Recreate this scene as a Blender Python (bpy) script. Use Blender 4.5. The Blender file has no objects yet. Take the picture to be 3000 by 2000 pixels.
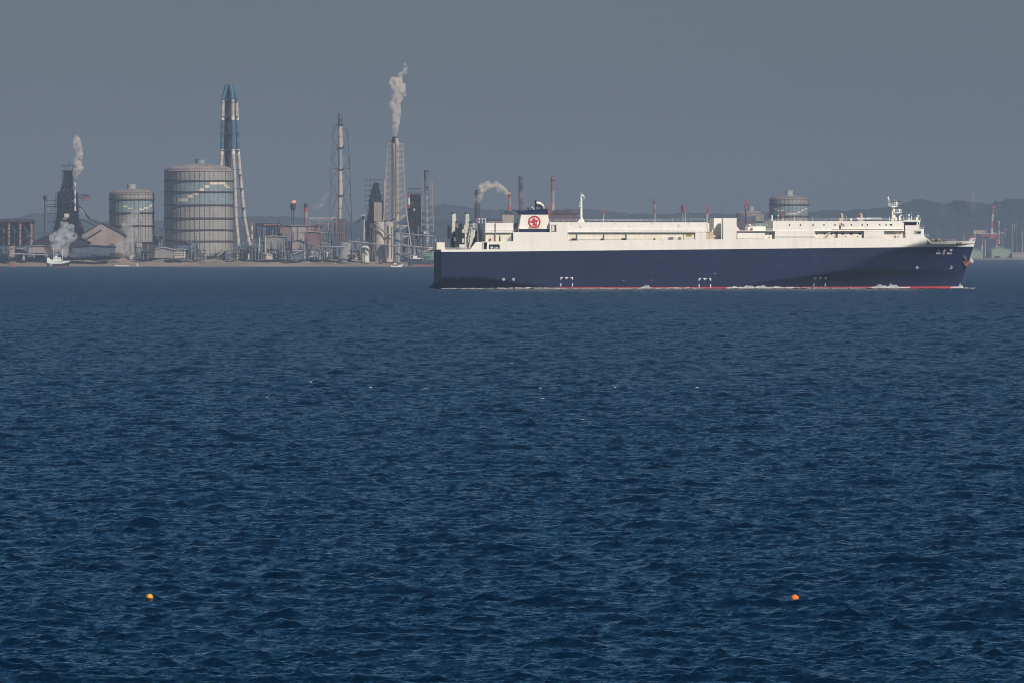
import bpy, bmesh, math, random
import numpy as np
from mathutils import Vector, Matrix
R = math.radians
sc = bpy.context.scene
COL = sc.collection
# ---------------------------------------------------------------- camera
F = 33333.0; CAMH = 12.7; YH = 738.0          # focal length in photo pixels, eye height, horizon row
cam = bpy.data.cameras.new('camera'); camo = bpy.data.objects.new('camera', cam); COL.objects.link(camo)
cam.lens = 400; cam.sensor_width = 36; cam.sensor_fit = 'HORIZONTAL'
cam.clip_start = 1; cam.clip_end = 200000
camo.location = (0, 0, CAMH)
camo.rotation_euler = (R(90) - math.atan((1000-YH)/F), 0, 0)
sc.camera = camo
# ---------------------------------------------------------------- sky, sun, exposure
SUN_EL, SUN_AZ = 38.0, 144.0                  # degrees; azimuth clockwise from +Y
w = bpy.data.worlds.new('World'); sc.world = w; w.use_nodes = True
nt = w.node_tree; nt.nodes.clear()
out = nt.nodes.new('ShaderNodeOutputWorld'); bg = nt.nodes.new('ShaderNodeBackground')
sky = nt.nodes.new('ShaderNodeTexSky'); sky.sky_type = 'NISHITA'; sky.sun_disc = False
sky.sun_elevation = R(SUN_EL); sky.sun_rotation = R(SUN_AZ)
sky.air_density = 1.0; sky.dust_density = 0.5; sky.ozone_density = 3.5
tint = nt.nodes.new('ShaderNodeMix'); tint.data_type = 'RGBA'; tint.blend_type = 'MULTIPLY'
tint.inputs['Factor'].default_value = 1; # autumn air: milky near the horizon, deeper and bluer overhead
wtc = nt.nodes.new('ShaderNodeTexCoord'); wsp = nt.nodes.new('ShaderNodeSeparateXYZ'); nt.links.new(wtc.outputs['Generated'], wsp.inputs[0])
wmr = nt.nodes.new('ShaderNodeMapRange'); wmr.inputs['From Min'].default_value = 0.02; wmr.inputs['From Max'].default_value = 0.24
nt.links.new(wsp.outputs['Z'], wmr.inputs['Value'])
wmx = nt.nodes.new('ShaderNodeMix'); wmx.data_type = 'RGBA'; wmx.inputs['A'].default_value = (0.475, 0.535, 0.735, 1); wmx.inputs['B'].default_value = (0.13, 0.52, 0.70, 1)
nt.links.new(wmr.outputs[0], wmx.inputs['Factor']); nt.links.new(wmx.outputs['Result'], tint.inputs['B'])
nt.links.new(sky.outputs[0], tint.inputs['A']); nt.links.new(tint.outputs['Result'], bg.inputs['Color'])
nt.links.new(bg.outputs[0], out.inputs['Surface'])
# faint unevenness of the murk
wn = nt.nodes.new('ShaderNodeTexNoise'); wn.inputs['Scale'].default_value = 22; wn.inputs['Detail'].default_value = 2
wms = nt.nodes.new('ShaderNodeMapping'); wms.inputs['Scale'].default_value = (1, 1, 2.5); nt.links.new(wtc.outputs['Generated'], wms.inputs['Vector']); nt.links.new(wms.outputs[0], wn.inputs['Vector'])
wnr = nt.nodes.new('ShaderNodeMapRange'); wnr.inputs['From Min'].default_value = .3; wnr.inputs['From Max'].default_value = .7; wnr.inputs['To Min'].default_value = .047; wnr.inputs['To Max'].default_value = .053
nt.links.new(wn.outputs['Fac'], wnr.inputs['Value']); nt.links.new(wnr.outputs[0], bg.inputs['Strength'])
bg.inputs['Strength'].default_value = 0.05
ld = bpy.data.lights.new('sun', 'SUN'); ld.energy = 5.0; ld.angle = R(0.5); ld.color = (1.0, 0.93, 0.83)
lo = bpy.data.objects.new('sun', ld); COL.objects.link(lo)
sd = Vector((math.sin(R(SUN_AZ))*math.cos(R(SUN_EL)), math.cos(R(SUN_AZ))*math.cos(R(SUN_EL)), math.sin(R(SUN_EL))))
lo.rotation_euler = sd.to_track_quat('Z', 'Y').to_euler()
sc.view_settings.view_transform = 'Standard'; sc.view_settings.look = 'None'
sc.view_settings.exposure = 0; sc.view_settings.gamma = 1
sc.cycles.filter_width = 1.0; sc.cycles.max_bounces = 12; sc.cycles.volume_bounces = 10; sc.cycles.diffuse_bounces = 3; sc.cycles.glossy_bounces = 3

# ---------------------------------------------------------------- helpers
def tag(o, label=None, cat=None, group=None, kind=None):
    if label: o['label'] = label
    if cat: o['category'] = cat
    if group: o['group'] = group
    if kind: o['kind'] = kind
    return o

MATS = {}
def mat(name, color, rough=0.6, metal=0.0, var=0.12, scale=0.25, var_col=None, streak=0.0, emit=None, spec=0.5, bump=0.0):
    """procedural paint / concrete / steel: base colour broken up by noise, optional vertical weather streaks"""
    if name in MATS: return MATS[name]
    m = bpy.data.materials.new(name); m.use_nodes = True; t = m.node_tree; b = t.nodes['Principled BSDF']
    b.inputs['Roughness'].default_value = rough; b.inputs['Metallic'].default_value = metal
    b.inputs['Specular IOR Level'].default_value = spec
    tc = t.nodes.new('ShaderNodeTexCoord')
    n = t.nodes.new('ShaderNodeTexNoise'); n.inputs['Scale'].default_value = scale; n.inputs['Detail'].default_value = 5
    t.links.new(tc.outputs['Object'], n.inputs['Vector'])
    mx = t.nodes.new('ShaderNodeMix'); mx.data_type = 'RGBA'
    c = list(color)
    d = list(var_col) if var_col else [x*(1-2.2*var) for x in c]
    mx.inputs['A'].default_value = (*c, 1); mx.inputs['B'].default_value = (*d, 1)
    mr = t.nodes.new('ShaderNodeMapRange'); mr.inputs['From Min'].default_value = 0.38; mr.inputs['From Max'].default_value = 0.72
    t.links.new(n.outputs['Fac'], mr.inputs['Value']); t.links.new(mr.outputs[0], mx.inputs['Factor'])
    last = mx.outputs['Result']
    if streak > 0:
        mp = t.nodes.new('ShaderNodeMapping'); mp.inputs['Scale'].default_value = (1, 1, 0.06)
        t.links.new(tc.outputs['Object'], mp.inputs['Vector'])
        n2 = t.nodes.new('ShaderNodeTexNoise'); n2.inputs['Scale'].default_value = scale*6; n2.inputs['Detail'].default_value = 3
        t.links.new(mp.outputs[0], n2.inputs['Vector'])
        r2 = t.nodes.new('ShaderNodeMapRange'); r2.inputs['From Min'].default_value = 0.5; r2.inputs['From Max'].default_value = 0.75
        r2.inputs['To Max'].default_value = streak
        t.links.new(n2.outputs['Fac'], r2.inputs['Value'])
        m2 = t.nodes.new('ShaderNodeMix'); m2.data_type = 'RGBA'; m2.inputs['B'].default_value = (c[0]*0.55, c[1]*0.42, c[2]*0.33, 1)
        t.links.new(r2.outputs[0], m2.inputs['Factor']); t.links.new(last, m2.inputs['A']); last = m2.outputs['Result']
    t.links.new(last, b.inputs['Base Color'])
    if bump:
        bp = t.nodes.new('ShaderNodeBump'); bp.inputs['Strength'].default_value = bump; bp.inputs['Distance'].default_value = 0.05
        t.links.new(n.outputs['Fac'], bp.inputs['Height']); t.links.new(bp.outputs[0], b.inputs['Normal'])
    if emit:
        b.inputs['Emission Color'].default_value = (*emit[0], 1); b.inputs['Emission Strength'].default_value = emit[1]
    MATS[name] = m
    return m

class MB:
    """collects boxes, prisms, tubes and sheets; build() links them as one mesh object"""
    def __init__(s): s.v = []; s.f = []; s.sm = []
    def add(s, vs, fs, smooth=False):
        k = len(s.v); s.v += [tuple(p) for p in vs]; s.f += [tuple(i+k for i in f) for f in fs]; s.sm += [smooth]*len(fs); return s
    def box(s, x0, x1, y0, y1, z0, z1):
        return s.add([(x0,y0,z0),(x1,y0,z0),(x1,y1,z0),(x0,y1,z0),(x0,y0,z1),(x1,y0,z1),(x1,y1,z1),(x0,y1,z1)],
                     [(0,3,2,1),(4,5,6,7),(0,1,5,4),(1,2,6,5),(2,3,7,6),(3,0,4,7)])
    def prism(s, poly, y0, y1):
        """outline in (x,z), counter-clockwise as seen from -y, extruded along y"""
        n = len(poly); a = 0
        for i in range(n):
            x, z = poly[i]; X, Z = poly[(i+1) % n]; a += x*Z-X*z
        if a < 0: poly = poly[::-1]
        vs = [(x, y0, z) for x, z in poly]+[(x, y1, z) for x, z in poly]
        fs = [tuple(range(n)), tuple(range(2*n-1, n-1, -1))]
        fs += [(i, i+n, (i+1) % n+n, (i+1) % n) for i in range(n)]
        return s.add(vs, fs)
    def tube(s, a, b, r0, r1=None, n=8, cap=True):
        a = Vector(a); b = Vector(b); r1 = r0 if r1 is None else r1
        d = (b-a)
        if d.length < 1e-9: return s
        d.normalize(); u = d.orthogonal().normalized(); w_ = d.cross(u)
        vs = []
        for p, r in ((a, r0), (b, r1)):
            for i in range(n):
                t = 2*math.pi*i/n; vs.append(p+u*(r*math.cos(t))+w_*(r*math.sin(t)))
        s.add(vs, [(i, (i+1) % n, (i+1) % n+n, i+n) for i in range(n)], n > 5)
        if cap:
            k = len(s.v)-2*n
            s.f += [tuple(k+i for i in range(n-1, -1, -1)), tuple(k+n+i for i in range(n))]; s.sm += [False, False]
        return s
    def path(s, pts, r, n=5):
        for i in range(len(pts)-1): s.tube(pts[i], pts[i+1], r, r, n)
        return s
    def lathe(s, prof, cx=0, cy=0, n=24, a0=0.0, a1=2*math.pi, smooth=True):
        full = abs(a1-a0-2*math.pi) < 1e-6; m = n if full else n+1
        vs = []
        for r, z in prof:
            for i in range(m):
                t = a0+(a1-a0)*i/n; vs.append((cx+r*math.cos(t), cy+r*math.sin(t), z))
        fs = []
        for j in range(len(prof)-1):
            for i in range(n):
                k = (i+1) % m; fs.append((j*m+i, j*m+k, (j+1)*m+k, (j+1)*m+i))
        return s.add(vs, fs, smooth)
    def ball(s, c, r, n=12, sz=1.0):
        prof = [(max(1e-4, r*math.sin(math.pi*i/8)), c[2]-r*sz*math.cos(math.pi*i/8)) for i in range(9)]
        return s.lathe(prof, c[0], c[1], n)
    def ladder(s, a, b, wv, r, n=10):
        a = Vector(a); b = Vector(b); wv = Vector(wv)
        s.tube(a, b, r, n=4); s.tube(a+wv, b+wv, r, n=4)
        for i in range(n+1):
            p = a.lerp(b, i/n); s.tube(p, p+wv, r*0.7, n=4)
        return s
    def rail(s, pts, h=1.1, r=0.035, bars=2, step=2.0):
        """railing along a polyline at deck level"""
        for i in range(len(pts)-1):
            a = Vector(pts[i]); b = Vector(pts[i+1]); L = (b-a).length; k = max(1, int(round(L/step)))
            for j in range(1, bars+1):
                hz = Vector((0, 0, h*j/bars)); s.tube(a+hz, b+hz, r, n=4)
            for j in range(k+1):
                p = a.lerp(b, j/k); s.tube(p, p+Vector((0, 0, h)), r, n=4)
        return s
    def build(s, name, m, parent=None, loc=None):
        me = bpy.data.meshes.new(name); me.from_pydata(s.v, [], s.f); me.update()
        me.polygons.foreach_set('use_smooth', s.sm)
        if any(s.sm): me.set_sharp_from_angle(angle=R(40))
        if m: me.materials.append(m)
        o = bpy.data.objects.new(name, me); COL.objects.link(o)
        if parent is not None: o.parent = parent
        if loc is not None: o.location = loc
        return o

def empty(name, loc=(0, 0, 0), rz=0, label=None, cat=None, group=None, scale=1.0):
    o = bpy.data.objects.new(name, None); COL.objects.link(o); o.location = loc; o.rotation_euler = (0, 0, rz); o.scale = (scale,)*3
    o.empty_display_size = 1
    return tag(o, label, cat, group)

def copy_tree(o, parent=None):
    kids = list(o.children)
    c = o.copy(); COL.objects.link(c); c.parent = parent
    for ch in kids: copy_tree(ch, c)
    return c

def PX(px, Y): return (px-1500.0)/F*Y            # world x of photo column px at distance Y
def PZ(py, Y): return CAMH+(YH-py)/F*Y           # world z of photo row py at distance Y
# ---------------------------------------------------------------- the sea: one sheet of real wind waves
def wave_tile(N, L, lam_lo, lam_hi, slope, wind, spread, seed, power=-3.6):
    rng = np.random.default_rng(seed)
    k = np.fft.fftfreq(N, L/N)*2*np.pi
    kx, ky = np.meshgrid(k, k, indexing='xy'); kk = np.hypot(kx, ky); kk[0, 0] = 1
    th = np.arctan2(ky, kx)-wind
    S = kk**power*np.abs(np.cos(th))**spread
    S *= (kk > 2*np.pi/lam_hi)*np.exp(-(kk*lam_lo/(2*np.pi))**2); S[0, 0] = 0
    a = np.sqrt(S)*(rng.standard_normal((N, N))+1j*rng.standard_normal((N, N)))
    h = np.fft.ifft2(a).real
    gx = np.gradient(h, L/N, axis=1); gy = np.gradient(h, L/N, axis=0)
    return h*slope/np.sqrt((gx**2+gy**2).mean())
def sample(T, L, x, y):
    N = T.shape[0]; u = (x/L*N) % N; v = (y/L*N) % N
    i = u.astype(np.int64) % N; j = v.astype(np.int64) % N; fu = u-np.floor(u); fv = v-np.floor(v)
    i1 = (i+1) % N; j1 = (j+1) % N
    return (T[j, i]*(1-fu)+T[j, i1]*fu)*(1-fv)+(T[j1, i]*(1-fu)+T[j1, i1]*fu)*fv
def build_water():
    global T1, T2, T3
    T1 = wave_tile(1024, 73.0, 0.16, 2.4, 0.195, R(50), 0.7, 3, -3.2)          # short chop
    T2 = wave_tile(1024, 419.0, 1.8, 7.5, 0.070, R(66), 2.0, 5)        # longer wind sea
    T3 = wave_tile(512, 1500.0, 10.0, 45.0, 0.008, R(80), 3.0, 9)        # low swell under it
    for T, q in ((T1, .22), (T2, .24)): T += q*(T**2-T.var())/T.std()     # peaked crests, flat troughs
    rr = [0.5, 60, 120, 180, 230, 260, 280]
    r = 290.0
    while r < 13000:
        rr.append(r); r *= 1+(0.00046 if r < 1100 else 0.0006 if r < 2500 else 0.0007 if r < 5000 else 0.0011 if r < 7500 else 0.0022)
    r = 13000.0
    while r < 90000: rr.append(r); r *= 1.12
    rr = np.array(rr)
    inner = np.linspace(-R(2.85), R(2.85), 391)
    st = [R(2.85)]
    d = inner[1]-inner[0]
    outer = []
    a = R(2.85)
    while a < R(88): d *= 1.08; a += d; outer.append(a)
    outer = np.array(outer); ang = np.concatenate([-outer[::-1], inner, outer])
    A, RR = np.meshgrid(ang, rr, indexing='xy')
    X = RR*np.sin(A); Y = RR*np.cos(A)
    dr = np.gradient(rr)[:, None]; dl = np.maximum(dr, 1e-3)
    dang = np.gradient(ang)[None, :]*RR
    f1 = np.clip(1.6-np.maximum(dr/2.6, dang/1.4)*0.6, 0, 1)
    f2 = np.clip(1.6-np.maximum(dr/9.0, dang/6)*0.6, 0, 1)
    Z = sample(T1, 73.0, X*0.94+Y*0.34, Y*0.94-X*0.34)*f1 + sample(T2, 419.0, X, Y)*f2
    Z += sample(T3, 1500.0, X, Y)*np.clip(1.6-dr/40, 0, 1)
    nr, nc = X.shape
    co = np.stack([X, Y, Z], -1).reshape(-1, 3).astype(np.float32)
    idx = np.arange(nr*nc).reshape(nr, nc)
    q = np.stack([idx[:-1, :-1], idx[:-1, 1:], idx[1:, 1:], idx[1:, :-1]], -1).reshape(-1, 4).astype(np.int32)
    me = bpy.data.meshes.new('water'); me.vertices.add(len(co)); me.vertices.foreach_set('co', co.ravel())
    me.loops.add(q.size); me.loops.foreach_set('vertex_index', q.ravel())
    me.polygons.add(len(q)); me.polygons.foreach_set('loop_start', np.arange(0, q.size, 4, dtype=np.int32))
    me.polygons.foreach_set('loop_total', np.full(len(q), 4, np.int32))
    me.polygons.foreach_set('use_smooth', np.ones(len(q), bool)); me.update(calc_edges=True)
    at = me.attributes.new('unresolved', 'FLOAT', 'POINT'); at.data.foreach_set('value', (np.clip((dr-.22)/2.2, 0, 1)+0*X).astype(np.float32).ravel())
    o = bpy.data.objects.new('water', me); COL.objects.link(o); tag(o, kind='structure')
    m = bpy.data.materials.new('sea_water'); m.use_nodes = True; t = m.node_tree; b = t.nodes['Principled BSDF']
    b.inputs['Base Color'].default_value = (0.0, 0.0080, 0.024, 1); b.inputs['Roughness'].default_value = 0.05
    b.inputs['IOR'].default_value = 1.333
    # slopes of the waves the sheet is too coarse to carry are given back as microfacet roughness
    an = t.nodes.new('ShaderNodeAttribute'); an.attribute_name = 'unresolved'
    rr_ = t.nodes.new('ShaderNodeMapRange'); rr_.inputs['To Min'].default_value = 0.05; rr_.inputs['To Max'].default_value = 0.235
    t.links.new(an.outputs['Fac'], rr_.inputs['Value']); t.links.new(rr_.outputs[0], b.inputs['Roughness'])
    g = t.nodes.new('ShaderNodeNewGeometry')
    def noise(scale, detail, sx=1.0):
        mp = t.nodes.new('ShaderNodeMapping'); mp.inputs['Scale'].default_value = (sx, 1, 1); mp.inputs['Rotation'].default_value = (0, 0, R(12))
        t.links.new(g.outputs['Position'], mp.inputs['Vector'])
        n = t.nodes.new('ShaderNodeTexNoise'); n.inputs['Scale'].default_value = scale; n.inputs['Detail'].default_value = detail
        t.links.new(mp.outputs[0], n.inputs['Vector']); return n
    n1 = noise(2.4, 3, 1.7); n2 = noise(0.5, 2, 1.4)
    b1 = t.nodes.new('ShaderNodeBump'); b1.inputs['Strength'].default_value = 1; b1.inputs['Distance'].default_value = 0.15
    b2 = t.nodes.new('ShaderNodeBump'); b2.inputs['Strength'].default_value = 1; b2.inputs['Distance'].default_value = 0.5
    t.links.new(n1.outputs['Fac'], b1.inputs['Height']); t.links.new(n2.outputs['Fac'], b2.inputs['Height'])
    t.links.new(b2.outputs[0], b1.inputs['Normal']); t.links.new(b1.outputs[0], b.inputs['Normal'])
    me.materials.append(m)
    return o
WATER = build_water()
def water_z(x, y):
    x = np.array([float(x)]); y = np.array([float(y)])
    return float((sample(T1, 73.0, x*0.94+y*0.34, y*0.94-x*0.34)+sample(T2, 419.0, x, y)+sample(T3, 1500.0, x, y))[0])
# ---------------------------------------------------------------- the car carrier
YAW = R(5.8); Y0 = 3884.0; X0 = (1293-1500)/F*Y0; SN, CS = math.sin(YAW), math.cos(YAW)
def S(px, y=0.0):
    k = (px-1500.0)/F
    return (k*(Y0+y*CS)-X0+y*SN)/(CS-k*SN)
def H(px, py, y=0.0):
    return CAMH+(YH-py)/F*(Y0+S(px, y)*SN+y*CS)
BEAM = 27.0
M_navy = mat('navy_hull_paint', (0.0062, 0.014, 0.058), spec=.27, rough=0.58, var=0.10, scale=0.06, streak=0.25)
M_red = mat('red_antifouling', (0.55, 0.045, 0.06), rough=0.6, var=0.12, scale=0.3)
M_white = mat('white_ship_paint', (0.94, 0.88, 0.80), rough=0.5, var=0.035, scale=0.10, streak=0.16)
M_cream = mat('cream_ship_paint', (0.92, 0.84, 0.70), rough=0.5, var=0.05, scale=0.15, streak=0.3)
M_rail = mat('rail_paint', (0.8, 0.78, 0.74), rough=0.5, var=0.02)
M_grey = mat('grey_ramp_steel', (0.60, 0.60, 0.55), rough=0.6, var=0.10, scale=0.4, streak=0.4)
M_rust = mat('rusty_steel', (0.30, 0.13, 0.06), rough=0.8, var=0.25, scale=0.8)
M_dark = mat('dark_fitting', (0.035, 0.04, 0.05), rough=0.6)
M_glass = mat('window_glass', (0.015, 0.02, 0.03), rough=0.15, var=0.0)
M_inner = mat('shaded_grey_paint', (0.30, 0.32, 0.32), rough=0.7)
M_bright = mat('bright_white_marking', (0.85, 0.85, 0.82), rough=0.5, var=0.02)
M_deck = mat('green_grey_deck', (0.16, 0.19, 0.17), rough=0.8)
ship = empty('car_carrier', (X0, Y0, 0), YAW, 'long navy and white car carrier sailing right across the bay, red emblem on its funnel', 'ship')
def interp(x, pts):
    if x <= pts[0][0]: return pts[0][1]
    for (a, b), (c, d) in zip(pts, pts[1:]):
        if x <= c: return b+(d-b)*(x-a)/(c-a)
    return pts[-1][1]
# hull lines, all in metres along the ship / above water
KN = sorted([(H(x, y), S(x)) for y, x in ((680, 2724), (696, 2721), (700, 2714), (706, 2700), (712, 2684), (718, 2664), (724, 2640), (735, 2600), (750, 2562), (772, 2516), (790, 2484), (797, 2455), (806, 2385), (818, 2300), (834, 2200), (846, 2140), (860, 2080))])
STEM = sorted([(H(x, y), S(x, BEAM/2)) for y, x in ((690, 2861), (706, 2857), (724, 2852), (775, 2835), (824, 2818), (842, 2814), (860, 2812))])
STC = [(S(1293), H(1293, 815)), (S(1400), H(1400, 813)), (S(1480), H(1480, 826)), (S(1560), H(1560, 838)), (S(1630), -0.5), (400, -0.5)]
def offset(s, z):
    o = 0.0; sk = interp(z, KN); st = interp(z, STEM)
    if s > sk:
        t = min(1.0, (s-sk)/(st-sk)); o = (BEAM/2)*t**interp(z, [(-1, 1.12), (5, 1.18), (11, 1.3), (15.5, 1.45), (20, 1.5)])
    zc = interp(s, STC)
    if z < zc: o = max(o, min(7.0, (zc-z)*1.15))
    return min(o, BEAM/2)
S_F = S(2120)
Z_RED = [(0, -0.4), (S(1420), -0.1), (S(1560), 0.15), (S(1660), 0.50), (S(2200), 0.62), (S(2817), 0.75)]
Z_NAVY = [(0, H(1293, 739)), (S(1560), H(1560, 736.7)), (S(1900), H(1900, 733.3)), (S(2400), H(2400, 727.8)), (S(2640), H(2640, 725.3)), (S(2855), H(2855, 723.6))]
Z_TOP = [(0, H(1293, 732)), (S(1426), H(1426, 731.5)), (S(1427), H(1427, 708.5)), (S(1503), H(1503, 708)), (S(1504), H(1504, 706.2)), (S(1663), H(1663, 706)), (S(2158), H(2158, 701.5)), (S(2652), H(2652, 697.5)), (S(2712), H(2712, 696)), (S(2721), H(2721, 696)), (S(2722.5), H(2722, 703)), (S(2729), H(2729, 708.8)), (S(2780), H(2780, 708.3)), (S(2857), H(2857, 706.3))]
def hull_band(name, lo, hi, nrow, m, label=None):
    cols = [S(x) for x in list(range(1293, 1660, 12))+[1426, 1427, 1503, 1504]]
    cols = sorted(set([c for c in cols if c < S_F]+[S(x) for x in range(1660, 2120, 20)]+[S_F]))
    ts = sorted(set([i/60 for i in range(61)]+[(S(x)-S_F)/(S(2857)-S_F) for x in (2158, 2652, 2712, 2721, 2722.5, 2729)]))
    grid = []
    for s in cols:
        grid.append([(s, lo(s)+(hi(s)-lo(s))*j/nrow) for j in range(nrow+1)])
    for t in ts[1:]:
        row = []
        for j in range(nrow+1):
            s = S_F+t*(interp(5.0, STEM)-S_F)
            for _ in range(4):
                z = lo(s)+(hi(s)-lo(s))*j/nrow; s = S_F+t*(interp(z, STEM)-S_F)
            row.append((s, z))
        grid.append(row)
    mb = MB(); n = nrow+1; vs = []; fs = []
    for side in (0, 1):
        for col in grid:
            for s, z in col:
                o = offset(s, z); vs.append((s, o if side == 0 else BEAM-o, z))
    G = len(grid); K = G*n
    for i in range(G-1):
        for j in range(nrow):
            a = i*n+j; fs.append((a, a+n, a+n+1, a+1)); fs.append((K+a, K+a+1, K+a+n+1, K+a+n))
    for j in range(nrow): fs.append((j, j+1, K+j+1, K+j))       # transom
    mb.add(vs, fs, True)
    return mb, grid
lower, _ = hull_band('lower_hull', lambda s: interp(s, Z_RED), lambda s: interp(s, Z_NAVY), 26, M_navy)
lower.build('lower_hull', M_navy, ship)
stripe, _ = hull_band('boot_stripe', lambda s: -1.6, lambda s: interp(s, Z_RED), 3, M_red)
stripe.build('boot_stripe', M_red, ship)
upper, gr_ = hull_band('upper_hull', lambda s: interp(s, Z_NAVY), lambda s: interp(s, Z_TOP), 8, M_white)
upper.build('upper_hull', M_white, ship)
# weather deck closing the hull
dk = MB(); vs = []; fs = []
for col in gr_:
    s, z = col[-1]; o = offset(s, z); zz = z-(0.9 if s > S(2722) else 0.15)
    vs += [(s, o+0.05, zz), (s, BEAM-o-0.05, zz)]
for i in range(len(gr_)-1): fs.append((2*i, 2*i+2, 2*i+3, 2*i+1))
dk.add(vs, fs).build('deck', M_deck, ship)

def blk(px0, px1, py0, py1, y0=0.0, y1=BEAM, mb=None, ref=None):
    """box given by photo columns and rows of its near face, standing y0..y1 metres inboard"""
    mb = mb or MB(); rx = ref or (px0+px1)/2
    return mb.box(S(px0, y0), S(px1, y0), y0, y1, H(rx, py1, y0), H(rx, py0, y0))
def flat(pts, y, th=0.05, mb=None):
    """plate outlined in photo pixels, facing the ship's side, th metres thick"""
    mb = mb or MB()
    return mb.prism([(S(x, y), H(x, z, y)) for x, z in pts], y-th, y)
# aft deckhouse and engine casing
a = blk(1422, 1504, 654, 681.5, 0.6, 26.4); a.build('deckhouse', M_white, ship)
blk(1422.5, 1504, 681.5, 708.2, 1.0, 25.6).build('deckhouse', M_cream, ship)
blk(1420, 1504, 681.2, 682.6, 0.25, 26.7).build('walkway', M_white, ship)
mb = MB()
for x in (1452,): mb.box(S(x)-0.12, S(x)+0.12, 0.2, 0.5, H(x, 708), H(x, 655))
mb.build('stanchion', M_inner, ship)
flat([(1461.5, 708), (1463, 692), (1464.5, 688), (1466, 692), (1466.5, 708)], .98).build('door', M_dark, ship)
mb = MB()                                                     # stairs to the casing
for i in range(9):
    x = 1485+i*1.9; y = 706-i*2.4
    mb.box(S(x, .9), S(x+2.4, .9), 0.4, 1.3, H(x, y+.6, .9), H(x, y, .9))
mb.tube((S(1484, .4), .4, H(1484, 700)), (S(1502, .4), .4, H(1502, 677)), .07); mb.build('stairs', M_rail, ship)
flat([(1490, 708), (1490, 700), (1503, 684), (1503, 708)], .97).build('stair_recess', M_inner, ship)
blk(1503.5, 1663, 681, 706.2, 0.0, BEAM).build('engine_casing', M_white, ship)
blk(1611, 1663.5, 652, 680.9, 0.0, 26.9).build('engine_casing', M_white, ship)
blk(1505, 1530, 655, 681, 8.0, 20.0).build('vent_house', M_inner, ship)
# funnel
fy0, fy1 = 1.6, 11.0
fun = flat([(1519.5, 672.2), (1527, 629), (1605.5, 629), (1609.5, 671.5)], fy0, 0.0)
def frustum(pts, ya, yb): return MB().prism([(S(x, ya), H(x, z, ya)) for x, z in pts], ya, yb)
fo = frustum([(1518.6, 681), (1527, 629), (1605.5, 629), (1610.5, 681)], fy0, fy1).build('funnel', M_white, ship)
frustum([(1517.8, 681), (1519.4, 672), (1609.9, 671.3), (1611, 681)], fy0-.06, fy1+.06).build('funnel_base_band', M_navy, fo)
frustum([(1526.6, 629.2), (1525.6, 625), (1523, 621.5), (1505, 617.6), (1524, 618.6), (1548, 617.3), (1575, 614.6), (1603.8, 611.8), (1606, 629.2)], fy0-.12, fy1+.12).build('funnel_cap', M_navy, fo)
M_steel = mat('polished_exhaust_steel', (0.55, 0.53, 0.48), rough=0.45, metal=0.9, var=0.1)
def epx(x, z, y): return Vector((S(x, y), y, H(x, z, y)))
e = MB(); pts = [epx(1593, 615, 6), epx(1590, 606, 6), epx(1584, 600, 6), epx(1577, 597.5, 6), epx(1571, 597, 6)]
for i in range(4): e.tube(pts[i], pts[i+1], 0.85+.04*i, 0.89+.06*i, 14)
e.build('exhaust_pipe', M_steel, fo)
e = MB(); e.tube(epx(1568.5, 616, 6), epx(1568.5, 589, 6), .22); e.tube(epx(1567.5, 590, 6), epx(1571, 590, 6), .25); e.tube(epx(1571.5, 597, 6), epx(1569, 597, 6), 1.25, 1.2, 14); e.build('exhaust_flange', M_dark, fo)
for x, mm in ((1549, M_dark), (1561.5, M_steel)):
    e = MB(); e.tube(epx(x+2.5, 617, 4), epx(x, 611.5, 4), .28); e.tube(epx(x, 611.5, 4), epx(x-4, 608.5, 4), .3, .36); e.build('exhaust_pipe', mm, fo)
# emblem: red ring with a lobed cross and a hook
M_emb = mat('red_emblem_paint', (0.52, 0.03, 0.035), rough=0.5, var=0.04)
M_embw = mat('emblem_ground_paint', (0.78, 0.74, 0.62), rough=0.5, var=0.04)
ecx, ecz, eu = S(1565.3, fy0), H(1565, 651.2, fy0), 1/8.58
def ring(mb, r0, r1, y, th=0.03, n=40, a0=0, a1=2*math.pi, cx=None, cz=None):
    cx = ecx if cx is None else cx; cz = ecz if cz is None else cz
    for i in range(n):
        p, q = a0+(a1-a0)*i/n, a0+(a1-a0)*(i+1)/n
        mb.prism([(cx+r0*math.cos(p), cz+r0*math.sin(p)), (cx+r1*math.cos(p), cz+r1*math.sin(p)), (cx+r1*math.cos(q), cz+r1*math.sin(q)), (cx+r0*math.cos(q), cz+r0*math.sin(q))], y-th, y)
    return mb
def disc(mb, cx, cz, r, y, th=0.03, n=18, sx=1.0):
    return mb.prism([(cx+r*sx*math.cos(2*math.pi*i/n), cz+r*math.sin(2*math.pi*i/n)) for i in range(n)], y-th, y)
E_ = lambda x, z: (ecx+(x-1565.3)*eu, ecz+(651.2-z)*eu)
em = ring(MB(), 13.6*eu, 18.6*eu, fy0-.02); em.build('emblem_ring', M_emb, fo)
em = MB(); yy = fy0-.045
em.prism([E_(1561.5, 641), E_(1564, 638), E_(1566.5, 641), E_(1566.5, 660), E_(1561.5, 660)], yy-.03, yy)
for x, z, r, sx in ((1564, 643.5, 3.0, 1.6), (1557.5, 650.5, 3.8, 1.2), (1571, 648.8, 3.6, 1.5), (1564, 650, 4.5, 1.2), (1564.5, 658, 4.6, 1.0), (1568.5, 660, 3.4, 1.1)):
    yy -= .004; disc(em, *E_(x, z), r*eu, yy, sx=sx)
yy -= .004
ring(em, 3.2*eu, 5.4*eu, yy, n=14, a0=R(-110), a1=R(60), cx=E_(1568, 658)[0], cz=E_(1568, 658)[1])
em.build('emblem_mark', M_emb, fo)
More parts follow.
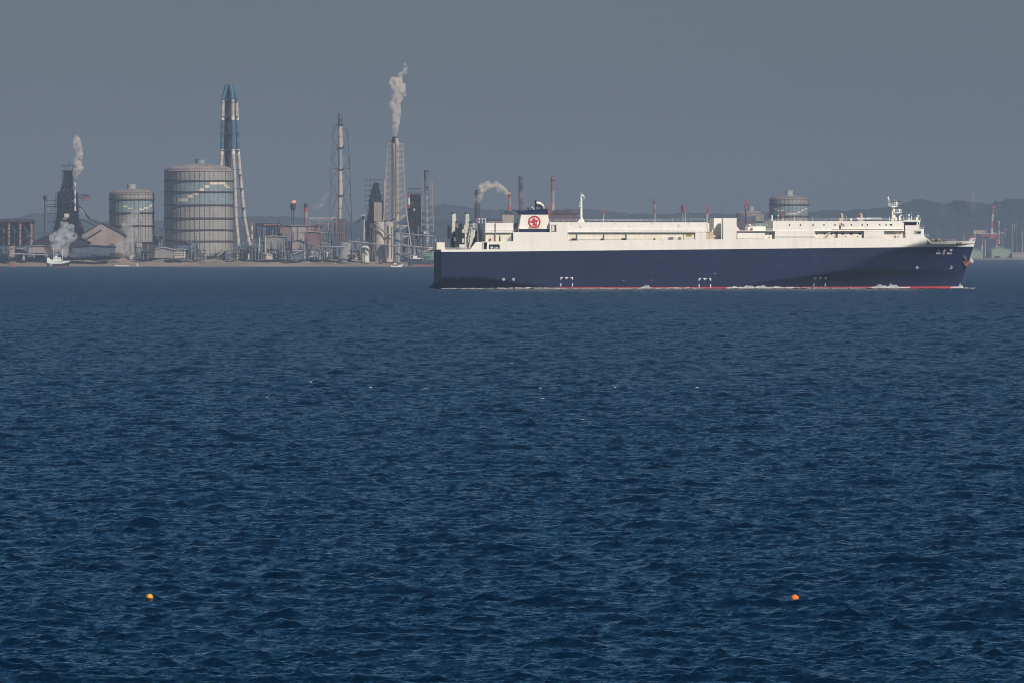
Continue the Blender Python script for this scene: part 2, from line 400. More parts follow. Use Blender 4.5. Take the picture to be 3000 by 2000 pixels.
flat([(1547, 671), (1550, 664), (1556, 668), (1560, 670), (1575, 669), (1580, 664), (1581, 671)], fy0-.01, .01).build('rust_stain', mat('rust_stain', (0.62, 0.44, 0.18), var=0.2, scale=1.0), fo)
flat([(1615.5, 660), (1629.5, 659), (1630.5, 680), (1616, 680)], -.02, .02).build('painted_door_recess', mat('door_recess_shade', (.09, .075, .06)), ship)  # dark plate: shade of the door recess put into its colour
flat([(1617.5, 661.5), (1624, 661.5), (1624, 678.5), (1617.5, 678.5)], -.05, .02).build('door', M_cream, ship)
# main deckhouse with overhanging walkway
blk(1663, 2070, 652, 681, 0.5, 26.5, ref=1663).build('deckhouse', M_white, ship)
# (roof line falls one row towards the bow, as the deck sheer does)
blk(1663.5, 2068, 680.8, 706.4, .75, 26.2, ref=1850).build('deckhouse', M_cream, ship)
mb = MB(); n = 40
for i in range(n):                                           # walkway slab with the wavy valance of brackets below
    x0 = 1663+i*407/n; mb.box(S(x0), S(x0+407/n), -.05, .9, H(x0, 681.8), H(x0, 680.6))
    mb.box(S(x0+3), S(x0+3.8), .15, .74, H(x0, 683.6), H(x0, 681.8))
mb.build('walkway', M_white, ship)
for x in (1690.5, 1769.6, 1835.5):
    flat([(x-1.2, 685), (x+1.0, 685), (x+1.0, 706), (x-1.2, 706)], .5, .25).build('stanchion', M_inner, ship)
for x0, x1, y0, y1 in ((1679, 1690, 699.5, 702.5), (1670, 1677, 702, 706.5), (1762, 1769, 699.5, 704.5), (1823, 1835, 698.5, 704.5)):
    w_ = blk(x0, x1, y0, y1, .15, .7); w_.tube(epx(x0-2, y1-1.5, .4), epx(x0+2, y1-1.5, .4), .3); w_.build('winch', M_dark if x0 != 1670 else M_rust, ship)
for x, z in ((1700, 666), (1845, 664), (1990, 662)):
    flat([(x-3, z-5), (x-2.4, z-5), (x-2.4, z+1.4), (x+4, z+1.4), (x+4, z+2), (x-3, z+2)], .46, .03).build('hatch_outline', M_dark, ship)
for x, z in ((1671, 657), (1801, 656.5), (1910, 655), (2018, 654)): flat([(x-.8, z-1), (x+.8, z-1), (x+.8, z+1), (x-.8, z+1)], .46, .12).build('deck_light', M_dark, ship)
# bay right of the recess: yellow board, locker, hose boxes
M_yel = mat('yellow_board', (0.62, 0.45, 0.03), var=.05)
sg = flat([(2009.5, 686), (2027.5, 686), (2027.5, 693.4), (2009.5, 693.4)], .71, .06).build('yellow_sign_board', M_yel, ship)
mb = MB()
for r_ in (688.2, 691): 
    for i in range(9): flat([(2011+i*1.8, r_-.8), (2012.2+i*1.8, r_-.8), (2012.2+i*1.8, r_+.6), (2011+i*1.8, r_+.6)], .64, .01, mb)
    mb.build('sign_lettering', M_dark, sg); mb = MB()
blk(1988, 1995, 695, 703.5, .3, .74).build('locker', mat('green_locker', (.03, .07, .05)), ship)
blk(1960, 1973, 695.5, 701, .3, .74).build('winch', M_dark, ship)
blk(1916, 1920, 698.5, 704, .3, .74).build('winch', M_dark, ship)
blk(2003, 2004.4, 682, 704, .6, .8).build('stanchion', M_rust, ship)
blk(2037, 2069.5, 681.9, 703.6, 0.02, 1.3).build('side_plating', M_white, ship)
bx_ = blk(2070, 2090, 680, 702.5, .3, 4.0).build('deck_container', mat('rust_streaked_cream', (.78, .62, .40), var=.14, scale=.5, streak=.7), ship)
blk(2068, 2080, 678.2, 680, 0, 5.0).build('walkway', M_white, ship)
mb = MB(); mb.ladder(epx(2071, 655, .3), epx(2077, 676, .3), (0, .6, 0), .07, 8); mb.build('ladder', M_rail, ship)
blk(2070.1, 2078, 654, 678, .9, 20).build('vent_house', M_white, ship)
# ventilation tower block amidships
blk(2118, 2158, 640, 702.2, 0.01, 3.2).build('vent_tower', M_white, ship)
blk(2112.6, 2115.6, 641, 702, .6, 1.0).build('vent_tower_pillar', M_white, ship)
blk(2092, 2156, 640.4, 703, 5.2, 21).build('vent_house', M_white, ship)
MB().prism([(S(2158, 0), H(2158, 664)), (S(2158, 0), H(2158, 677.5)), (S(2169, 0), H(2169, 677.5)), (S(2160, 0), H(2160, 665))][::-1], 0.05, .6).build('bracket', M_white, ship)
MB().prism([(S(2093, 5), H(2093, 664, 5)), (S(2084, 5), H(2084, 680, 5)), (S(2093, 5), H(2093, 680, 5))], 4.6, 5.1).build('bracket', M_white, ship)
blk(2100, 2118, 640.5, 703, 24, 27).build('vent_tower', M_white, ship)
blk(2092, 2096, 641, 690, 23.0, 24).build('vent_tower_pillar', M_white, ship)
blk(2089, 2096, 691, 695.5, .2, 1.2).tube(epx(2091, 702, .6), epx(2091, 695, .6), .2).build('deck_drum', M_bright, ship)
# low deckhouse forward of the tower
blk(2158.2, 2270, 676.4, 678.4, .1, 26.9, ref=2170).build('walkway', M_white, ship)
blk(2160.5, 2241, 678.4, 701.6, 0.75, 26.2, ref=2200).build('deckhouse', M_white, ship)
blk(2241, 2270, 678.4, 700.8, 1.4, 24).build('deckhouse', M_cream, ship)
blk(2192, 2243, 664, 676.4, 1.6, 10).build('deckhouse', M_white, ship)
w_ = blk(2199, 2206, 671, 675.5, .7, 1.4); w_.tube(epx(2200, 676, 1), epx(2204, 666, 1), .12); w_.build('winch', M_rust, ship)
blk(2194, 2200, 658, 662.5, 1.2, 2.6).build('deck_drum', M_bright, ship)
# forward superstructure
fw = blk(2264.5, 2648, 648.8, 677.9, 0.35, 26.6, ref=2450).build('superstructure', M_white, ship)
def strip(x0, x1, za, zb, y0, y1, name, m):
    """deck edge that follows the sheer between two columns"""
    mb = MB(); mb.add([(S(x0, y0), y0, H(x0, za+1.3, y0)), (S(x1, y0), y0, H(x1, zb+1.3, y0)), (S(x1, y0), y1, H(x1, zb+1.3, y0)), (S(x0, y0), y1, H(x0, za+1.3, y0)),
                       (S(x0, y0), y0, H(x0, za, y0)), (S(x1, y0), y0, H(x1, zb, y0)), (S(x1, y0), y1, H(x1, zb, y0)), (S(x0, y0), y1, H(x0, za, y0))],
                      [(0, 3, 2, 1), (4, 5, 6, 7), (0, 1, 5, 4), (1, 2, 6, 5), (2, 3, 7, 6), (3, 0, 4, 7)])
    return mb.build(name, m, ship)
strip(2440, 2645, 671.6, 670.9, 0.0, .34, 'walkway', M_white)
strip(2386, 2646, 677.0, 676.0, -.05, 1.6, 'walkway', M_white)
blk(2270, 2387, 678.1, 700.4, 0.04, 5, ref=2330).build('side_plating', M_white, ship)
blk(2531, 2590, 677.6, 698.6, 0.04, 5, ref=2560).build('side_plating', M_white, ship)
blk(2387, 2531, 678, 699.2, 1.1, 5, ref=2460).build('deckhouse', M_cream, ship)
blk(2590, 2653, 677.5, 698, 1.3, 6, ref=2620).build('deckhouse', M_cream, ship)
blk(2624, 2636, 688, 698, .5, 1.2).build('deck_container', M_cream, ship)
def win(x, z, w_, h_, y, m=M_glass, name='window', th=.03):
    o = flat([(x-w_/2, z-h_/2), (x+w_/2, z-h_/2), (x+w_/2, z+h_/2), (x-w_/2, z+h_/2)], y-.012, th).build(name, m, ship); return o
for x in (2313, 2345, 2382, 2414, 2446.5, 2494, 2526, 2541, 2577.5, 2596): win(x, 660.3-(x-2313)*.0035, 3.3, 4.8, .34)
win(2610.5, 659.5, 6.6, 4.4, .34)
for x, w_ in ((2393, 3), (2414.6, 3), (2436, 3.5), (2469, 7), (2494, 7), (2519, 7)): win(x, 685.6, w_, 5.2  , 1.08)
for x in (2423, 2477, 2513): win(x, 694.3, 2.6, 2.6  , 1.08, name='porthole')
for x, z in ((2227, 686), (2236, 675.2)): pass
win(2255.5, 686.5, 3.2, 5, 1.38); win(2253, 696.8, 2.6, 2.6, 1.38, name='porthole'); win(2242.5, 687, 1.4, 6, 1.38, M_dark, 'door')
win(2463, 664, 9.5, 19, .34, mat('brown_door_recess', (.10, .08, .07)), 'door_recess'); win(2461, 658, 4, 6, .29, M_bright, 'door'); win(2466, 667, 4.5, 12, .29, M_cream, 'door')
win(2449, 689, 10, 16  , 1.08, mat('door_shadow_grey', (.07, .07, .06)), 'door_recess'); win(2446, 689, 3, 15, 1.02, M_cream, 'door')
mb = MB()
for i in range(12):
    x = 2417+i*1.9; z = 697-i*2.0; mb.box(S(x, .6), S(x+2.2, .6), .3, 1.1, H(x, z+.4, .6), H(x, z, .6))
mb.tube(epx(2416, 694, .3), epx(2439, 669, .3), .07); mb.tube(epx(2416, 697.5, .3), epx(2439, 674, .3), .09); mb.build('stairs', M_rail, ship)
# bridge and its wing
mb = MB(); P_ = lambda x, z, y=0: (S(x, y), H(x, z, y))
mb.prism([P_(2653, 698), P_(2652, 668), P_(2652, 661), P_(2693.5, 661), P_(2692.6, 671), P_(2707, 671.4), P_(2707, 690), P_(2709, 694), P_(2713, 696.4), P_(2700, 696.9)], 0.02, 1.0)
mb.build('bridge_wing_plating', M_white, ship)
mb = MB(); mb.prism([P_(2653, 697.5, 1), P_(2652, 671.6, 1), P_(2706.5, 671.8, 1), P_(2706.5, 696, 1)], 1.0, 26.0).build('superstructure', M_white, ship)
MB().prism([P_(2646, 650.6), P_(2648.5, 646.4), P_(2697, 646), P_(2696, 650.2)], 0.0, BEAM).build('bridge_roof', M_white, ship)
MB().prism([P_(2687, 650.2), P_(2696, 650.2), P_(2693.5, 661), P_(2684.8, 661)], 0.02, .6).build('bridge_pillar', M_white, ship)
win(2691, 655.5, 2.6, 6.5, .02, name='window')
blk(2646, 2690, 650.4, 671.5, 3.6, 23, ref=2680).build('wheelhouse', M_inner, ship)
for x, w_ in ((2657, 6), (2667.5, 6.5), (2679, 9)): win(x, 656.5, w_, 6.5, 3.58)
blk(2672, 2678, 655.5, 661, 1.6, 2.4).build('bridge_console', M_dark, ship)
def rounded(x0, x1, z0, z1, r, skew=0.0):
    pts = []
    for cx, cz, a0 in ((x1-r, z0+r, -90), (x1-r-skew, z1-r, 0), (x0+r, z1-r, 90), (x0+r, z0+r, 180)):
        for k in range(4): 
            a_ = R(a0+30*k); pts.append((cx+r*math.cos(a_), cz+r*math.sin(a_)))
    return pts
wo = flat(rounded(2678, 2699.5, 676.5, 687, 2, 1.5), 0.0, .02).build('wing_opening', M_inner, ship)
flat(rounded(2687, 2697, 680, 685, .8), -.03, .02).build('opening_shade', M_glass, wo)
# stern openings and bulwark wedge
so = flat(rounded(1432, 1464, 717, 731, 2.2), 0.0, .02).build('mooring_opening', M_glass, ship)
mb = MB(); flat([(1437, 723.5), (1444.5, 723.5), (1444.5, 729), (1437, 729)], -.03, .02, mb); flat([(1447, 727), (1460, 727), (1460, 729), (1447, 729)], -.03, .02, mb)
for x in (1449, 1453, 1457): flat([(x, 724.5), (x+2, 724.5), (x+2, 727), (x, 727)], -.03, .02, mb)
mb.build('mooring_gear', M_rail, so)
MB().prism([P_(1377, 731.6), P_(1394, 710), P_(1413.5, 710), P_(1413.5, 731.6)], 0.02, .3).build('bulwark', M_white, ship)
MB().prism([P_(1413.5, 731.6, .3), P_(1413.5, 710.3, .3), P_(1427.5, 709.8, .3), P_(1427.5, 731.4, .3)], 0.9, 6).build('mooring_recess', M_glass, ship)
blk(1413.5, 1427.5, 708.6, 711, 0.0, 4).build('bulwark', M_white, ship)
blk(1415, 1417, 711, 731.4, .1, .3).build('stanchion', M_rail, ship)
blk(1279, 1303, 711, 731.8, 3.0, 7.0).build('stern_locker', M_cream, ship)
MB().tube(epx(1277.5, 712, 4), epx(1275, 699, 4), .06).build('flagstaff', M_rail, ship)
mb = MB(); mb.box(-2.2, 0.3, 8, 24, H(1293, 735), H(1293, 732.5)); mb.rail([(-2.1, 8.2, H(1293, 732.5)), (-2.1, 24, H(1293, 732.5))], 1.1, .06, step=1.2)
mb.tube((-1, 8.5, H(1293, 732.5)), (.2, 8.5, H(1293, 736.5)), .15); mb.build('stern_platform', M_grey, ship)
# stern ramp stowed upright between its two derrick posts
rp = MB()
rp.prism([(S(1335, 12), H(1335, 731, 12)), (S(1335, 12), H(1335, 668, 12)), (S(1353, 12), H(1353, 672, 12)), (S(1353, 12), H(1353, 731, 12))], 11, 13)
rp.build('stern_ramp', M_grey, ship)
rp = MB().prism([(S(1372, 8), H(1372, 731, 8)), (S(1380, 8), H(1380, 675, 8)), (S(1391, 8), H(1391, 672, 8)), (S(1391, 8), H(1391, 690, 8)), (S(1377, 8), H(1377, 727, 8))], 7, 9)
rp.build('stern_ramp', M_grey, ship)
blk(1353, 1362, 674, 731, 14, 22).build('ramp_post', M_grey, ship)
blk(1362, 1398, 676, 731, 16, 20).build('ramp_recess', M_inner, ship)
for x, top, yi in ((1328, 625, 15.0), (1367, 625, 6.0)):
    mb = MB(); mb.prism([(S(x-7, yi), H(x, 731, yi)), (S(x-5, yi), H(x, 700, yi)), (S(x-3, yi), H(x, top+3, yi)), (S(x+7, yi), H(x, top+1, yi)), (S(x+9.5, yi), H(x, 660, yi)), (S(x+9, yi), H(x, 690, yi)), (S(x+1, yi), H(x, 731, yi))], yi, yi+1.8)
    dp = mb.build('derrick_post', M_grey, ship)
    mb = MB(); mb.tube(epx(x-4, top, yi+.9), epx(x+9, top, yi+.9), .35); mb.ball(epx(x-3, top+1, yi+.9), .38, 8); mb.build('derrick_head', M_dark, dp)
    mb = MB(); mb.tube(epx(x+9, 651, yi-.1), epx(x+8, 671, yi-.1), .2); mb.tube(epx(x+8, 671, yi-.1), epx(x+2, 700, yi-.1), .26); mb.tube(epx(x+2, 700, yi-.1), epx(x+3, 728, yi-.1), .24); mb.build('cable_run', M_rust, dp)
    mb = MB(); mb.ball(epx(x+9.5, 651, yi-.1), .36, 8); mb.build('sheave', M_dark, dp)
blk(1313, 1320, 662, 700, 17, 20).build('ramp_post', M_grey, ship)
blk(1320, 1329, 700, 725, 12, 14).build('hydraulic_unit', M_glass, ship)
blk(1330, 1337, 697, 707, 11, 14).build('hydraulic_unit', M_grey, ship)
mb = MB(); mb.tube(epx(1361, 660, 4), epx(1365, 731, 4), .16); mb.tube(epx(1361, 670, 4), epx(1353, 679, 4), .12); mb.tube(epx(1378, 668, 4), epx(1388, 680, 4), .12)
mb.tube(epx(1371, 690, 5), epx(1390, 677, 5), .08); mb.tube(epx(1376, 692, 5), epx(1388, 686, 5), .08); mb.build('ramp_stay', M_cream, ship)
mb = MB(); mb.box(S(1339, 10), S(1397, 10), 10, 12, H(1360, 669, 10), H(1360, 667.5, 10)); mb.box(S(1343, 10), S(1358, 10), 10.5, 12, H(1360, 672, 10), H(1360, 668.5, 10))
mb.rail([(S(1339, 10), 10, H(1360, 667.5, 10)), (S(1397, 10), 10, H(1360, 667.5, 10))], 1.05, .05, 2, 1.3)
mb.box(S(1347, 10), S(1354, 10), 10.4, 12, H(1360, 667, 10), H(1360, 656, 10)); mb.box(S(1385, 10), S(1393, 10), 10.4, 12, H(1360, 667, 10), H(1360, 655, 10)); mb.build('ramp_gantry', M_grey, ship)
mb = MB(); mb.ladder(epx(1337, 725, 9.5), epx(1341, 670, 9.5), (.5, 0, 0), .06, 22); mb.build('ladder', M_dark, ship)
mb = MB(); mb.tube(epx(1344, 731, 3), epx(1364, 731, 3), .1)
mb.lathe([(1.5, -0.0), (1.5, .01)], 0, 0, 4) if False else None
mb.tube(epx(1345, 725, 3), epx(1362, 725, 3), .95, .95, 14); mb.build('mooring_winch', M_grey, ship)
mb = MB()
rng = random.Random(4)
for i in range(26):
    x = 1305+i*2.7; hh = rng.uniform(2, 6); mb.box(S(x, 4), S(x+rng.uniform(.6, 1.8), 4), 4, 4.6, H(x, 731.6, 4), H(x, 731.6-hh, 4))
mb.build('mooring_fittings', M_inner, ship)
lr = MB()
for i in range(16):
    p, q = 2*math.pi*i/16, 2*math.pi*(i+1)/16; c = epx(1435.5, 703, .85)
    lr.tube(c+Vector((.36*math.cos(p), 0, .36*math.sin(p))), c+Vector((.36*math.cos(q), 0, .36*math.sin(q))), .13, n=6)
lr.build('life_ring', mat('life_ring_orange', (.5, .08, .02)), ship)
lr = MB().lathe([(.1, 0), (.3, .06), (.36, 0), (.3, -.06)], n=12); 
lo_ = lr.build('life_ring', mat('life_ring_red', (.45, .05, .04)), ship); lo_.location = epx(2471, 661, .25); lo_.rotation_euler = (R(90), 0, 0)
# masts and roof gear
mz = H(1704, 651.5, 6)
mb = MB(); c = epx(1703.8, 652, 6); t = epx(1703.8, 573, 6); mb.tube(c, t, .34, .2, 10)
mst = mb.build('signal_mast', M_bright, ship)
mb = MB(); mb.prism([P_(1692.5, 652, 6), P_(1701.5, 638, 6), P_(1702, 652, 6)], 5.9, 6.1); mb.prism([P_(1706, 652, 6), P_(1706.6, 638, 6), P_(1713.5, 652, 6)], 5.9, 6.1); mb.build('mast_foot', M_cream, mst)
mb = MB(); mb.ladder(epx(1700.5, 640, 5.6), epx(1701, 574, 5.6), (.25, 0, 0), .06, 24); mb.build('ladder', M_cream, mst)
mb = MB(); mb.box(S(1696, 6), S(1704, 6), 5.2, 6.8, H(1700, 607, 6), H(1700, 605.5, 6)); mb.rail([(S(1696, 6), 5.3, H(1700, 605.5, 6)), (S(1702, 6), 5.3, H(1700, 605.5, 6))], 1.0, .05, 2, .4)
mb.box(S(1698, 6), S(1714, 6), 5.4, 6.6, H(1700, 576.5, 6), H(1700, 575.5, 6)); mb.tube(epx(1706, 575, 6), epx(1708, 571, 6), .4); mb.tube(epx(1712, 576, 6), epx(1712, 584, 6), .05); mb.tube(epx(1707, 584, 6), epx(1712, 584, 6), .05)
for z in (593, 613, 631.5): mb.tube(epx(1697, z, 6), epx(1703, z, 6), .07)
mb.tube(epx(1701, 565, 6), epx(1704, 572, 6), .06); mb.tube(epx(1704, 573, 6), epx(1704, 566, 6), .05); mb.build('mast_platform', M_bright, mst)
# radar mast above the bridge
yr = 9.0
def E3(x, z, y=yr): return epx(x, z, y)
mb = MB(); mb.tube(E3(2619, 648), E3(2618, 606), .62, .34, 10); mb.tube(E3(2613.5, 648), E3(2614.5, 618), .22); mb.tube(E3(2611, 647), E3(2615, 636), .14)
rm = mb.build('radar_mast', M_cream, ship)
mb = MB(); mb.prism([P_(2602.5, 604, yr), P_(2630, 604, yr), P_(2627, 606, yr), P_(2618, 608.5, yr)], yr-1.2, yr+1.2); mb.rail([(S(2603, yr), yr-1.1, H(2615, 604, yr)), (S(2630, yr), yr-1.1, H(2615, 604, yr))], 1.0, .05, 2, .7)
mb.box(S(2620, yr), S(2640, yr), yr-1.2, yr+1.2, H(2630, 624.5, yr), H(2630, 622.8, yr)); mb.rail([(S(2620, yr), yr-1.1, H(2615, 622.8, yr)), (S(2640, yr), yr-1.1, H(2615, 622.8, yr))], .9, .05, 2, .7)
mb.tube(E3(2636, 624), E3(2622, 629), .12); mb.build('radar_platform', M_bright, rm)
mb = MB(); mb.ladder(E3(2603.5, 603), E3(2603.5, 586), (.45, 0, 0), .06, 6); mb.tube(E3(2603, 586), E3(2602, 577), .3, .15); mb.tube(E3(2598, 580.5), E3(2605, 580.5), .08); mb.tube(E3(2620.5, 604), E3(2620, 584), .05); mb.build('antenna', M_bright, rm)
MB().tube(E3(2606, 591, yr-.6), E3(2641, 591, yr+.6), .11).build('radar_scanner', M_dark, rm)
for x, z, r_ in ((2626, 595.5, .42), (2635, 616, .38)):
    mb = MB(); mb.ball(E3(x, z), r_, 12, 1.1); mb.tube(E3(x, z+1), E3(x, z+7), .2, .26); mb.build('radome', M_bright, rm)
mb = MB(); mb.ball(E3(2663, 631, 6), .34, 12); mb.tube(E3(2663, 647, 6), E3(2663, 633, 6), .1); mb.box(S(2661, 6), S(2665, 6), 5.8, 6.2, H(2663, 647, 6), H(2663, 641, 6)); mb.build('radome', M_bright, ship)
for x, za, zb, r_ in ((2656.5, 647, 624, .04), (2671, 647, 623, .04), (2646.5, 647, 632, .05), (2638.5, 647, 632, .14), (2670, 647, 634, .1), (2606, 648, 636, .1), (2689, 646, 634, .14), (2327, 651, 634, .06), (2381, 650, 635, .05), (2480, 648, 634, .05)):
    mb = MB(); mb.tube(E3(x, za, 4), E3(x, zb, 4), r_, r_*.6)
    if r_ > .13: mb.box(S(x-1.5, 4), S(x+4, 4), 3.8, 4.4, H(x, zb+1, 4), H(x, zb-2, 4))
    mb.build('antenna', M_bright, ship)
for x0, x1, z0, z1 in ((2622, 2628, 638, 647), (2634, 2637, 633, 647), (2684, 2690, 637, 646)): blk(x0, x1, z0, z1, 8, 9).build('roof_locker', M_cream, ship)
for x in (2465, 2521):
    mb = MB(); z0 = 648; zt = 625; 
    mb.prism([P_(x-6, z0, 10), P_(x-5, zt+4, 10), P_(x-2, zt, 10), P_(x+3, zt, 10), P_(x+6, zt+7, 10), P_(x+6, z0, 10)], 10, 12.5).build('ventilator', mat('tan_ventilator', (.45, .38, .28), streak=.3), ship)
    flat([(x-5, zt+5), (x-1, zt+1), (x, z0-8), (x-5, z0-8)], 9.98, .05).build('ventilator_grille', M_dark, ship)
for x in (2253.5, 2274.5): pass
mb = MB(); mb.ball(E3(2261.5, 634.5, 5), .35, 10); mb.tube(E3(2261.5, 650, 5), E3(2261.5, 636, 5), .22); mb.build('radome', M_bright, ship)
mb = MB(); mb.ball(E3(2279.5, 633.5, 12), .22, 10); mb.tube(E3(2279.5, 650, 12), E3(2279.5, 634, 12), .06); mb.build('radome', M_bright, ship)
mb = MB(); mb.lathe([(.35, 0), (.35, .9), (0, .9)], n=12); o = mb.build('deck_drum', M_bright, ship); o.location = (S(2493, 3), 3, H(2493, 647.5, 3))
# three lamps on the aft deckhouse roof
for x in (1404, 1413.5, 1422.5):
    mb = MB(); mb.tube(E3(x, 655, 4), E3(x, 644, 4), .07); mb.prism([P_(x-2.2, 655, 4), P_(x, 650, 4), P_(x+1.8, 655, 4)], 3.9, 4.1); mb.tube(E3(x, 644, 4), E3(x-4, 641, 4), .1); mb.tube(E3(x, 644, 4), E3(x+1, 640.5, 4), .12); mb.build('deck_lamp', M_bright, ship)
# railings
def railing(x0, x1, z0, z1, y, hpx=6.5, step=2.2, r=.045, bars=2):
    mb = MB(); a_ = epx(x0, z0, y); b_ = epx(x1, z1, y); mb.rail([a_, b_], hpx/8.5, r, bars, step); return mb.build('railing', M_rail, ship)
for q in ((1613, 2064, 651.8, 648.6, .6), (2253, 2400, 650, 648.8, .5), (2400, 2697, 648.8, 646, .5), (1303, 1377, 731.8, 731.6, .2), (1304, 1376, 731.8, 731.6, 26.6), (1422, 1503, 681.2, 681.2, .3), (1664, 2069, 680.6, 678.4, .05),
          (1504, 1519, 681, 681, .3), (2185, 2249, 664, 663.6, 1.8), (2243, 2263, 676.4, 676.4, .5), (2080, 2092, 678, 678, .4), (2693.5, 2707, 671.4, 671.4, .2), (2709, 2721, 696, 696, .2), (2162, 2241, 701.4, 701, .2), (2270, 2387, 700, 699.6, -.02), (2531, 2590, 698.4, 698.2, -.02), (1692, 2036, 705.4, 703.2, .25), (2590, 2652, 698, 697.6, .3), (2840, 2856, 707, 706.4, 12)):
    railing(*q, hpx=8.5 if q[0] in (2693.5, 2709) else 6.5)
# writing, load marks, tug marks
FC = {}
def text(body, px, py, hgt, name, m, y, shear=0.0, width=None, rz=0.0, dy=0.0, off=0.0):
    cu = bpy.data.curves.new('lettering', 'FONT'); cu.body = body; cu.align_x = 'CENTER'; cu.align_y = 'CENTER'; cu.size = 1; cu.shear = shear; cu.offset = off; cu.extrude = .004
    o = bpy.data.objects.new('tmp', cu); COL.objects.link(o); bpy.context.view_layer.update()
    me = bpy.data.meshes.new_from_object(o.evaluated_get(bpy.context.evaluated_depsgraph_get())); COL.objects.unlink(o); bpy.data.objects.remove(o)
    me.materials.clear(); me.materials.append(m)
    xs = [v.co.x for v in me.vertices]; ys = [v.co.y for v in me.vertices]
    kx = (width/(max(xs)-min(xs))) if width else hgt/(max(ys)-min(ys)); ky = hgt/(max(ys)-min(ys))
    cx = (max(xs)+min(xs))/2; cy = (max(ys)+min(ys))/2; s0, z0 = S(px, y), H(px, py, y)
    for v in me.vertices:
        lx, lz, e_ = (v.co.x-cx)*kx, (v.co.y-cy)*ky, v.co.z
        s_, z_ = s0+lx, z0+lz; v.co = (s_, (offset(s_, z_) if y > 0 and dy == 0 else y)-.05-e_, z_)
    ob = bpy.data.objects.new(name, me); COL.objects.link(ob); ob.parent = ship; return ob
def near(px, py):
    """inboard offset of the hull skin where this photo point meets it"""
    o = 0.0
    for _ in range(24): o = .5*o+.5*offset(S(px, o), H(px, py, o))
    return o
for ch, x in (('丸', 2748.4), ('永', 2767.2), ('神', 2786)): text(ch, x, 733.8, 1.02, 'name_lettering', M_bright, near(x, 733.8), shear=.15, off=.012)
for w_, x, wd in (('SHIN', 2748.8, 1.75), ('EI', 2764.6, .75), ('MARU', 2781, 1.85)): text(w_, x, 743.4, .62, 'name_lettering', M_bright, near(x, 743), shear=.25, width=wd, off=.02)
text('SHIN EI MARU', 2565, 641.2, .32, 'name_lettering', M_dark, -.06, width=3.2, dy=1)
for x0, x1 in ((2510, 2534), (2537, 2581)): flat([(x0, 638.8), (x1, 638.8), (x1, 643.6), (x0, 643.6)], .42, .05).build('name_board', M_bright, ship)
def hullmark(px, py, polys, name='hull_mark'):
    """painted mark: polygons in photo pixels laid on the hull skin"""
    o0 = near(px, py); mb = MB()
    for pl in polys:
        n = len(pl); q = []
        for x, z in pl:
            s_, z_ = S(px+x, o0), H(px+x, py+z, o0); q.append((s_, offset(s_, z_)-.03, z_))
        mb.add(q+[(p[0], p[1]+.02, p[2]) for p in q], [tuple(range(n)), tuple(range(2*n-1, n-1, -1))]+[(i, i+n, (i+1) % n+n, (i+1) % n) for i in range(n)])
    return mb.build(name, M_bright, ship)
def rc(x0, x1, z0, z1): return [(x0, z0), (x1, z0), (x1, z1), (x0, z1)]
def ringpoly(r0, r1, n=16, cx=0, cz=0, a0=0, a1=360):
    return [[(cx+r_*math.cos(t_), cz+r_*math.sin(t_)) for r_, t_ in ((r0, R(a0+(a1-a0)*i/n)), (r1, R(a0+(a1-a0)*i/n)), (r1, R(a0+(a1-a0)*(i+1)/n)), (r0, R(a0+(a1-a0)*(i+1)/n)))] for i in range(n)]
for x, z, h_ in ((1660, 813, 1), (2065, 816, 1), (2403.5, 813.5, 1)):
    hullmark(x, z, [rc(-18, -11, 0, 2.6), rc(-18, -15.4, 2.6, 7), rc(-5, 5, 0, 2.6), rc(-1.2, 1.2, 2.6, 6.2), rc(11.5, 18.5, 0, 2.6), rc(15.8, 18.5, 2.6, 7), rc(-18, -15.6, 17.5, 27), rc(15.8, 18.3, 17.5, 27)], 'tug_push_mark')
for x, z in ((1475.6, 819), (1504.8, 819), (2687, 784.5)):
    hullmark(x, z, ringpoly(2.8, 3.9)+[[(-2.4, -1.9), (-1.9, -2.4), (2.4, 1.9), (1.9, 2.4)], [(2.4, -1.9), (1.9, -2.4), (-2.4, 1.9), (-1.9, 2.4)]], 'thruster_mark')
hullmark(2787, 784, [[(-.5, -5), (.6, -5.5), (-1.6, -1), (-2.6, -1)], [(-2.6, -1.2), (2.5, -2), (2.8, -.8), (-2.4, 0)]]+ringpoly(2.4, 3.5, 8, 0, 1.2, -40, 90)+[rc(-5, 0, 3.6, 4.8)], 'bulb_mark')
for x, z in ((1338, 815), (1367, 814), (1827, 822), (1909, 821), (2095, 802)): hullmark(x, z, [rc(-2, 2, 0, 1)], 'draught_mark')
M_port = mat('dark_hull_port', (.004, .008, .02), rough=.5, spec=.2)
mb = MB()
for x in (1904, 1921, 1961, 2000, 2104, 2122, 2274, 2288, 2396, 2437): flat([(x-1.2, 746), (x+1.2, 746), (x+1.2, 749), (x-1.2, 749)], -.01, .03, mb)
mb.build('hull_scuppers', M_port, ship)
M_seam = mat('hull_seam_paint', (.018, .030, .085), rough=.55, spec=.6)
mb = MB()
for z, x0, x1 in ((755, 1310, 1660), (752, 1900, 2520), (778, 1900, 2380), (776, 1320, 1650), (803, 1800, 2100)):
    flat([(x0, z), (x1, z-(x1-x0)*.005), (x1, z+.6-(x1-x0)*.005), (x0, z+.6)], -.005, .02, mb)
mb.build('plating_seams', M_seam, ship)
mb = MB()
for x0, x1, z0, z1 in ((1918, 1928, 750, 762), (1988, 2003, 748, 757), (1466, 1470, 793, 806), (2386, 2398, 744, 782), (2478, 2490, 742, 768), (2280, 2300, 765, 785), (2100, 2116, 760, 790)):
    flat([(x0, z0), (x1, z0), (x1, z1), (x0, z1)], -.004, .012, mb)
mb.build('side_doors', mat('hull_door_paint', (.007, .017, .066), rough=.58, spec=.34, scale=.3), ship)
